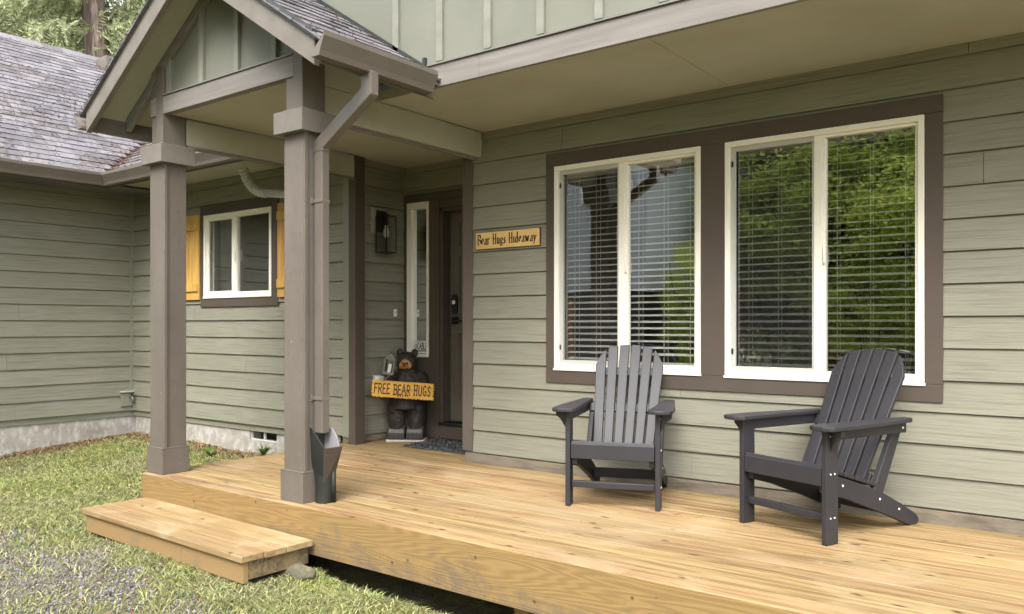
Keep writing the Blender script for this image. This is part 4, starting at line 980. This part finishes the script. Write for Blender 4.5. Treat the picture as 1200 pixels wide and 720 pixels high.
i = len(mb.v); mb.v += [tuple(p) for p in pts] + [(p[0], p[1] - .01, p[2]) for p in pts]; k = len(pts)
mb.f.append(tuple(i + j for j in range(k))); mb.f.append(tuple(i + k + j for j in range(k))[::-1])
for j in range(k): mb.f.append((i + j, i + (j + 1) % k, i + k + (j + 1) % k, i + k + j))
child(sc, mb, 'liner', 'scoop_liner', .004, world=False)

# ------------------------------------------------------------------ lawn, gravel, litter
rg = np.random.default_rng(12)
def vnoise(x, y, sc, seed=0):
    r_ = np.random.default_rng(seed).random((64, 64)); u, v = x * sc + 100, y * sc + 100
    i, j = np.floor(u).astype(int), np.floor(v).astype(int); fu, fv = u - i, v - j; fu = fu * fu * (3 - 2 * fu); fv = fv * fv * (3 - 2 * fv)
    g_ = lambda a, b: r_[a % 64, b % 64]
    return (g_(i, j) * (1 - fu) + g_(i + 1, j) * fu) * (1 - fv) + (g_(i, j + 1) * (1 - fu) + g_(i + 1, j + 1) * fu) * fv
def gravel_amount(x, y):
    d = np.hypot((x + 4.95) / 1.5, (y + 2.98) / .78)
    return np.clip(1.35 - d + .7 * (vnoise(x, y, 2.2, 5) - .5) + .5 * (vnoise(x, y, 7, 6) - .5), 0, 1)
def free(x, y):
    deck_ = (x > DXL - .02) & (y > DF + .05 - .09 * np.clip((x + 3.9) / .3, 0, 1)); st_ = (np.abs(x + 4.75) < .93) & (y > -2.34)
    return ~(deck_ | st_) & (x > XW + .01) & (y < -.0)
def lawn_pts(k, x0, x1, y0, y1):
    x = rg.uniform(x0, x1, k); y = rg.uniform(y0, y1, k); ok = free(x, y)
    ga = gravel_amount(x, y); wall_d = np.minimum(x - XW, -y); bare = np.clip(1.25 - (wall_d - .1) / (.28 + .5 * vnoise(x, y, 1.7, 9)), 0, 1)
    patch = vnoise(x, y, 1.3, 3) * .6 + vnoise(x, y, 4.5, 4) * .4
    keep = rg.random(k) < np.clip((1 - ga * 1.02), .09, 1) * (1 - .9 * bare) * np.clip(.35 + 1.1 * patch, .3, 1)
    ok &= keep
    return x[ok], y[ok]
def blades(x, y, hmin, hmax, wd, lean):
    k = len(x); z = gz(x, y); h = rg.uniform(hmin, hmax, k) * (.65 + .6 * vnoise(x, y, 2.5, 7)); a = rg.uniform(0, 2 * np.pi, k); b = rg.uniform(0, 2 * np.pi, k)
    ww = wd * rg.uniform(.6, 1.3, k); l = lean * rg.uniform(.2, 1.2, k) * h
    base = np.stack([x, y, z - .004], 1); s = np.stack([np.cos(a) * ww, np.sin(a) * ww, np.zeros(k)], 1); d = np.stack([np.cos(b) * l, np.sin(b) * l, h], 1)
    mid = base + d * .55 + np.stack([np.zeros(k), np.zeros(k), h * .1], 1); tip = base + d * 1. + np.stack([np.cos(b) * l * .35, np.sin(b) * l * .35, -h * .12], 1)
    V = np.stack([base - s * .6, base + s * .6, mid + s, mid - s, tip], 1).reshape(-1, 3); i = np.arange(k)[:, None] * 5
    F = np.concatenate([i + [[0, 1, 2, 3]], i + [[3, 2, 4, 4]]], 1).reshape(-1, 4)
    return V, F
def tri_mesh(name, Vs, Ts, m, parent=None):
    return arr_mesh(name, Vs, Ts, m, parent)
Vall, Tall, off = [], [], 0
for (k, x0, x1, y0, y1, hm, hx, wd) in ((150000, -7.2, -1.0, -4.2, -1.8, .02, .055, .0031), (120000, XW, -5.6, -4.2, 0, .02, .055, .0042), (60000, -12, 3, -9, -4.2, .02, .06, .007), (26000, -5.8, -3.2, -2.6, -1.88, .02, .05, .003)):
    x, y = lawn_pts(k, x0, x1, y0, y1); V, F = blades(x, y, hm, hx, wd, 1.15)
    q = F.reshape(-1, 2, 4); T = np.concatenate([q[:, 0, [0, 1, 2]], q[:, 0, [0, 2, 3]], q[:, 1, [0, 1, 2]]], 0)
    Vall.append(V); Tall.append(T + off); off += len(V)
lawn = arr_mesh('grass', np.concatenate(Vall), np.concatenate(Tall), 'grass'); tag(lawn, 'short bright clover and grass lawn around the deck and step', 'grass', kind='stuff')
# gravel: small faceted stones
k = 42000; x = rg.uniform(-6.8, -3.0, k); y = rg.uniform(-4.1, -2.0, k); ok = free(x, y) & (rg.random(k) < gravel_amount(x, y) * 1.1); x, y = x[ok], y[ok]; k = len(x)
r_ = rg.uniform(.004, .011, k) * np.where(rg.random(k) < .06, 1.8, 1); O = np.array([[1, 0, 0], [-1, 0, 0], [0, 1, 0], [0, -1, 0], [0, 0, .7], [0, 0, -.6]], float)
V = O[None] * r_[:, None, None] * rg.uniform(.6, 1.25, (k, 6, 1)); a = rg.uniform(0, 6.28, k); ca_, sa_ = np.cos(a), np.sin(a)
V = np.stack([V[..., 0] * ca_[:, None] - V[..., 1] * sa_[:, None], V[..., 0] * sa_[:, None] + V[..., 1] * ca_[:, None], V[..., 2]], -1) + np.stack([x, y, gz(x, y) + r_ * .3], 1)[:, None]
OF = np.array([[0, 2, 4], [2, 1, 4], [1, 3, 4], [3, 0, 4], [2, 0, 5], [1, 2, 5], [3, 1, 5], [0, 3, 5]]); F = (np.arange(k)[:, None, None] * 6 + OF[None]).reshape(-1, 3)
gv = arr_mesh('gravel', V.reshape(-1, 3), F, 'gravel'); tag(gv, 'thin grey gravel showing through the lawn before the step', 'gravel', kind='stuff')
def flakes(name, P, m, size, asp=1.6, tilt=.5):
    k = len(P); a = rg.uniform(0, 6.28, k); s = size * rg.uniform(.5, 1.4, k); u = np.stack([np.cos(a), np.sin(a), rg.normal(0, tilt, k)], 1) * s[:, None]; v = np.stack([-np.sin(a), np.cos(a), rg.normal(0, tilt, k)], 1) * (s / asp)[:, None]
    V = np.stack([P - u, P + v, P + u, P - v], 1).reshape(-1, 3); F = np.arange(4 * k).reshape(-1, 4)
    return arr_mesh(name, V, F, m)
k = 2600; x = np.concatenate([rg.uniform(XW + .02, -5.8, k), XW + .02 + np.abs(rg.normal(0, .22, k)), rg.uniform(-7, -2, k // 3)]); y = np.concatenate([-.02 - np.abs(rg.normal(0, .25, k)), rg.uniform(-3.5, 0, k), rg.uniform(-4, -1.9, k // 3)]); ok = free(x, y); x, y = x[ok], y[ok]
lt = flakes('leaf_litter', np.stack([x, y, gz(x, y) + .012], 1), 'leaf_litter', .013, 1.8); tag(lt, 'brown dead leaves and bits lying along the foundation', 'leaf litter', kind='stuff')
# needles on the roofs
def on_roof(P, s, u, h): return np.array([P(a, b, c) for a, b, c in zip(s, u, h)])
k = 15000; u = rg.uniform(0, RUNW, k); s = rg.uniform(-4.6, 1.2, k); ok = (s < EY + u * ca) & (rg.random(k) < .12 + 1.1 * np.clip(vnoise(s, u, 1.6, 14) - .42, 0, 1) * 2.2); P1 = on_roof(PWING, s[ok], u[ok], np.full(ok.sum(), .022))
k = 900; u = np.abs(rg.normal(0, .9, k)); o_ = rg.normal(0, .12 + .12 * 1, k); P2 = on_roof(PWING, EY + u * ca + np.minimum(o_, 0), u, np.full(k, .025)); P3 = on_roof(PREAR, EX - u * ca + np.abs(o_), u, np.full(k, .025))
k = 500; u = rg.uniform(0, 1.5, k); s = rg.uniform(EX - .3, -6.2, k); P4 = on_roof(PREAR, s, u, np.full(k, .022))
k = 160; P5 = on_roof(PR, rg.uniform(YRF, PYB, k), rg.uniform(0, RUNP, k), np.full(k, .022))
nd = flakes('fallen_needles', np.concatenate([P1, P2, P3, P4, P5]), 'needles', .02, 4.5, .12); tag(nd, 'rusty fallen cedar needles scattered over the shingle roofs', 'needles', kind='stuff')
k = 130; P = np.stack([rg.uniform(-5.6, -.5, k), rg.uniform(DF, -.05, k), np.full(k, .006)], 1)
dl_ = flakes('needle_specks', P, 'leaf_litter', .007, 2.5, .1); tag(dl_, 'few dark dry specks lying on the deck boards', 'debris', kind='stuff')

# half buried stone beside the step
me_ = MB(); me_.ball((0, 0, 0), .09, 24, 16, (1.35, .8, .62)); stn = me_.build('boulder', 'fieldstone'); stn.location = (-3.80, -2.03, -.345)
rq = random.Random(4)
for v in stn.data.vertices: v.co *= 1 + .2 * math.sin(v.co.x * 43 + 1) * math.cos(v.co.y * 51) + .1 * math.sin(v.co.z * 70 + v.co.x * 60) + rq.uniform(-.03, .03)
tag(stn, 'half buried weathered stone at the end of the wooden step', 'stone')

def leaf_plant(name, loc, label, n, h, r, lw, seed, group=None):
    rn = np.random.default_rng(seed); t = empty(name, loc); tag(t, label, 'plant', group); V, F = [], []
    st = MB()
    for k in range(n):
        a = rn.uniform(0, 6.28); l = h * rn.uniform(.6, 1.1); out = r * rn.uniform(.3, 1.); pts = [np.array([math.cos(a) * out * q ** 1.6, math.sin(a) * out * q ** 1.6, l * (q - .28 * q * q)]) for q in np.linspace(0, 1, 7)]
        side = np.array([-math.sin(a), math.cos(a), 0.])
        for j in range(6):
            w0 = lw * math.sin(math.pi * (.12 + .88 * j / 6)); w1 = lw * math.sin(math.pi * (.12 + .88 * (j + 1) / 6)) if j < 5 else 0.001
            i = len(V) * 4; V.append([pts[j] - side * w0, pts[j] + side * w0, pts[j + 1] + side * w1, pts[j + 1] - side * w1]); F.append([i, i + 1, i + 2, i + 3])
    arr_mesh('foliage', np.array(V).reshape(-1, 3), np.array(F), 'weed_leaf', t); return t
leaf_plant('weed', (-6.76, -.13, float(gz(-6.76, -.13))), 'small pointed green weed growing by the foundation vent', 16, .17, .12, .012, 1)
leaf_plant('weed', (-7.35, -.34, float(gz(-7.35, -.34))), 'low leafy weed tuft on bare soil right behind the left post', 22, .11, .16, .013, 2)

# ------------------------------------------------------------------ trees
def spray_crown(seed, z0, z1, rad, nb, leaf, fr=26, droop=.55, lf=16, curl=.5, gap=None):
    """drooping conifer boughs hung with flat sprays of small scale-leaf faces"""
    rn = np.random.default_rng(seed); C, U, Wd = [], [], []
    for b in range(nb):
        q = rn.random(); z = z0 + (z1 - z0) * q; a = rn.uniform(0, 2 * np.pi); Rb = rad * (1.03 - q) ** .75 * rn.uniform(.65, 1.1) + .25; 
        if gap and z > gap[1] and abs((a - gap[0] + math.pi) % (2 * math.pi) - math.pi) < gap[2]: continue
        d = np.array([math.cos(a), math.sin(a), 0.]); sd_ = np.array([-d[1], d[0], 0.])
        for f in range(fr):
            t = (f + rn.random()) / fr * .92 + .08; p = d * Rb * t + np.array([0, 0, z + .12 * Rb * t - droop * Rb * t * t]) + sd_ * rn.normal(0, .10 * Rb * (.4 + t * .6))
            fd = d * rn.uniform(.2, .8) + sd_ * rn.normal(0, .55) + np.array([0, 0, -curl * rn.uniform(.3, 1.6)]); fd /= np.linalg.norm(fd); L = leaf * rn.uniform(5, 11)
            fs = np.cross(fd, rn.normal(0, 1, 3)); fs /= np.linalg.norm(fs)
            s_ = np.linspace(.05, 1, lf); sgn_ = np.where(np.arange(lf) % 2, 1., -1.)
            c = p + fd * (s_ * L)[:, None] + fs * (sgn_ * (1.05 - s_) * L * .24)[:, None]; c[:, 2] -= .25 * L * s_ ** 2
            u = fd * .8 + fs * sgn_[:, None] * .75; u /= np.linalg.norm(u, axis=1)[:, None]
            C.append(c); U.append(u * leaf * rn.uniform(.7, 1.3)); w_ = np.cross(u, fd + rn.normal(0, .5, 3)); w_ /= np.linalg.norm(w_, axis=1)[:, None] + 1e-6; Wd.append(w_ * leaf * .30)
    C, U, Wd = map(np.concatenate, (C, U, Wd)); V = np.stack([C - U, C + Wd, C + U, C - Wd], 1).reshape(-1, 3)
    return V, np.arange(len(V)).reshape(-1, 4)
def trunk_mb(h, r, seed, limbs=10, rad=2.5, z0=2.):
    rn = random.Random(seed); mb = MB(); nseg = 12; nn = 14
    pts = [(rn.uniform(-.03, .03) * k * .4, rn.uniform(-.03, .03) * k * .4, h * k / nseg) for k in range(nseg + 1)]
    mb.tube(pts, [r * (1.25 if k == 0 else 1 - .9 * k / nseg) for k in range(nseg + 1)], nn)
    for k in range(limbs):
        z = z0 + (h * .95 - z0) * k / limbs; a = rn.uniform(0, 6.28); L = rad * (1.05 - (z / h)) * rn.uniform(.7, 1.)
        mb.tube([(0, 0, z), (math.cos(a) * L * .5, math.sin(a) * L * .5, z + .02), (math.cos(a) * L, math.sin(a) * L, z - .3 * L)], [r * .16, r * .1, .01], 6)
    return mb
def conifer(loc, label, H, rt, rad, nb, leaf, m, mbark, seed, z0=2., group=None, cat='tree', **kw):
    t = empty('conifer_tree', loc); tag(t, label, cat, group)
    child(t, trunk_mb(H, rt, seed, 14, rad, z0), 'trunk', mbark, world=False)
    V, F = spray_crown(seed, z0, H, rad, nb, leaf, **kw); arr_mesh('crown', V, F, m, t); return t
# the big cedar behind the wing roof and the trees around it
conifer((-20.7, 4.95, -.3), 'big cedar with a thick reddish trunk rising behind the left roof', 17, .52, 4.2, 330, .075, 'cedar_leaf', 'bark', 41, z0=3.5, fr=30, droop=.5, lf=15, gap=(R(-24), 6.6, R(36)))
conifer((-24.5, 2.2, -.3), 'dense cedar at the upper left edge beyond the roof ridge', 16, .4, 4.6, 330, .085, 'cedar_leaf', 'dark_bark', 42, z0=3., fr=26, droop=.5, lf=14)
conifer((-23.0, 9.0, -.3), 'pale feathery cedar between the big trunk and the porch gable', 17, .35, 4.6, 330, .085, 'cedar_leaf', 'dark_bark', 43, z0=3., fr=26, droop=.5, lf=14)
conifer((-31, 6.5, -.3), 'farther dark conifer filling the gap behind the big cedar', 20, .4, 5.5, 300, .12, 'conifer_leaf', 'dark_bark', 44, z0=3., fr=24, droop=.4, lf=13)
# the wood across the yard (it shows in the window panes)
fa_ = conifer((-5.0, -19.5, -.4), 'tall dark conifer across the yard mirrored in the right window', 17, .3, 2.9, 230, .13, 'conifer_leaf', 'dark_bark', 51, z0=2., group='conifers mirrored in the windows', fr=22, lf=12)
rn = random.Random(77)
for k, (x, y) in enumerate([(-8.4, -21), (-3.0, -22.5), (-6.6, -24.5), (-1.0, -20.5), (1.8, -23), (-9.8, -25.5), (-12.5, -24), (-16.5, -21.5), (-4.2, -27), (.5, -27), (-20, -24)]):
    c = copy_tree(fa_); c.location = (x, y, -.4); c.rotation_euler = (0, 0, rn.uniform(0, 6.28)); s = rn.uniform(.8, 1.2); c.scale = (s, s, s)
    c['label'] = 'dark conifer in the wood across the yard seen mirrored in the panes'
def maple(loc, label, h, rad, n, leaf, seed, group=None):
    t = empty('maple_tree', loc); tag(t, label, 'tree', group); rn = np.random.default_rng(seed)
    mb = MB(); 
    for k in range(5):
        a = rn.uniform(0, 6.28); mb.tube([(0, 0, 0), (math.cos(a) * rad * .2, math.sin(a) * rad * .2, h * .4), (math.cos(a) * rad * .6, math.sin(a) * rad * .6, h * .85)], [.05, .035, .012], 7)
    child(t, mb, 'trunk', 'dark_bark', world=False)
    nc = 70; cc = rn.normal(0, 1, (nc, 3)); cc /= np.linalg.norm(cc, axis=1)[:, None]; cc *= rn.uniform(.35, 1, (nc, 1)) ** .6; cc = cc * [rad, rad, h * .5] + [0, 0, h * .52]
    ci = rn.integers(0, nc, n); P = cc[ci] + rn.normal(0, 1, (n, 3)) * [rad * .16, rad * .16, rad * .07]
    u = rn.normal(0, 1, (n, 3)); u[:, 2] *= .45; u /= np.linalg.norm(u, axis=1)[:, None]; v = np.cross(u, rn.normal(0, .35, (n, 3)) + [0, 0, 1]); v /= np.linalg.norm(v, axis=1)[:, None]; s = leaf * rn.uniform(.6, 1.3, (n, 1))
    V = np.stack([P - u * s, P + v * s * .6, P + u * s, P - v * s * .6], 1).reshape(-1, 3); arr_mesh('crown', V, np.arange(4 * n).reshape(-1, 4), 'maple_leaf', t); return t
mp = maple((-3.4, -15.2, -.4), 'bright green vine maple across the yard mirrored in the right window', 5.2, 2.0, 24000, .052, 61, 'maples mirrored in the windows')
for (x, y, s) in ((-5.6, -16.6, 1.2), (-3.9, -17.4, 1.35), (-1.6, -16.8, 1.1), (-7.7, -16.9, 1.2), (.8, -15.6, .9), (-4.6, -13.9, .55), (3.4, -17.5, 1.1), (-8.5, -12.8, .5)):
    c = copy_tree(mp); c.location = (x, y, -.4); c.scale = (s, s, s) if s > .5 else (.26, .26, .66); c.rotation_euler = (0, 0, rn.uniform(0, 6.28)); c['label'] = 'bright green maple at the edge of the wood mirrored in the panes'
# neighbouring blue grey house, seen in the left window's pane
nb = empty('neighbour_house', (-11.6, -15.5, -.4)); tag(nb, 'blue grey house across the yard, mirrored in the left window', 'house')
mb = MB(); mb.box(-2.7, 2.3, -3, 3, 2.3, 5.9); mb.prism([(-2.7, 5.9), (2.3, 5.9), (-.2, 7.4)], 'y', -3, 3)
x = -2.6
while x < 2.3: mb.box(x - .03, x + .03, 3.001, 3.03, 2.3, 5.9); x += .4
child(nb, mb, 'wall', 'house_blue', world=False, fix=False)
mb = MB(); mb.box(-2.6, 2.2, -2.9, 2.9, 0, 2.3); child(nb, mb, 'wall', 'dark_edge', world=False)
mb = MB(); mb.box(-1.2, .2, 2.9, 2.98, .0, 2.1); child(nb, mb, 'door', 'house_brown', world=False)
mb = MB(); mb.box(.5, 1.9, 3.03, 3.09, 4.5, 5.8); w_ = child(nb, mb, 'window', 'vinyl', world=False)
mb = MB(); mb.box(.58, 1.16, 3.091, 3.1, 4.6, 5.72); mb.box(1.24, 1.82, 3.091, 3.1, 4.6, 5.72); child(w_, mb, 'pane', 'dark_edge', world=False)
mb = MB(); mb.prism([(-3.1, 5.75), (-.2, 7.5), (2.7, 5.75), (2.7, 5.9), (-.2, 7.65), (-3.1, 5.9)], 'y', -3.4, 3.4); child(nb, mb, 'roof', 'shingle', world=False)
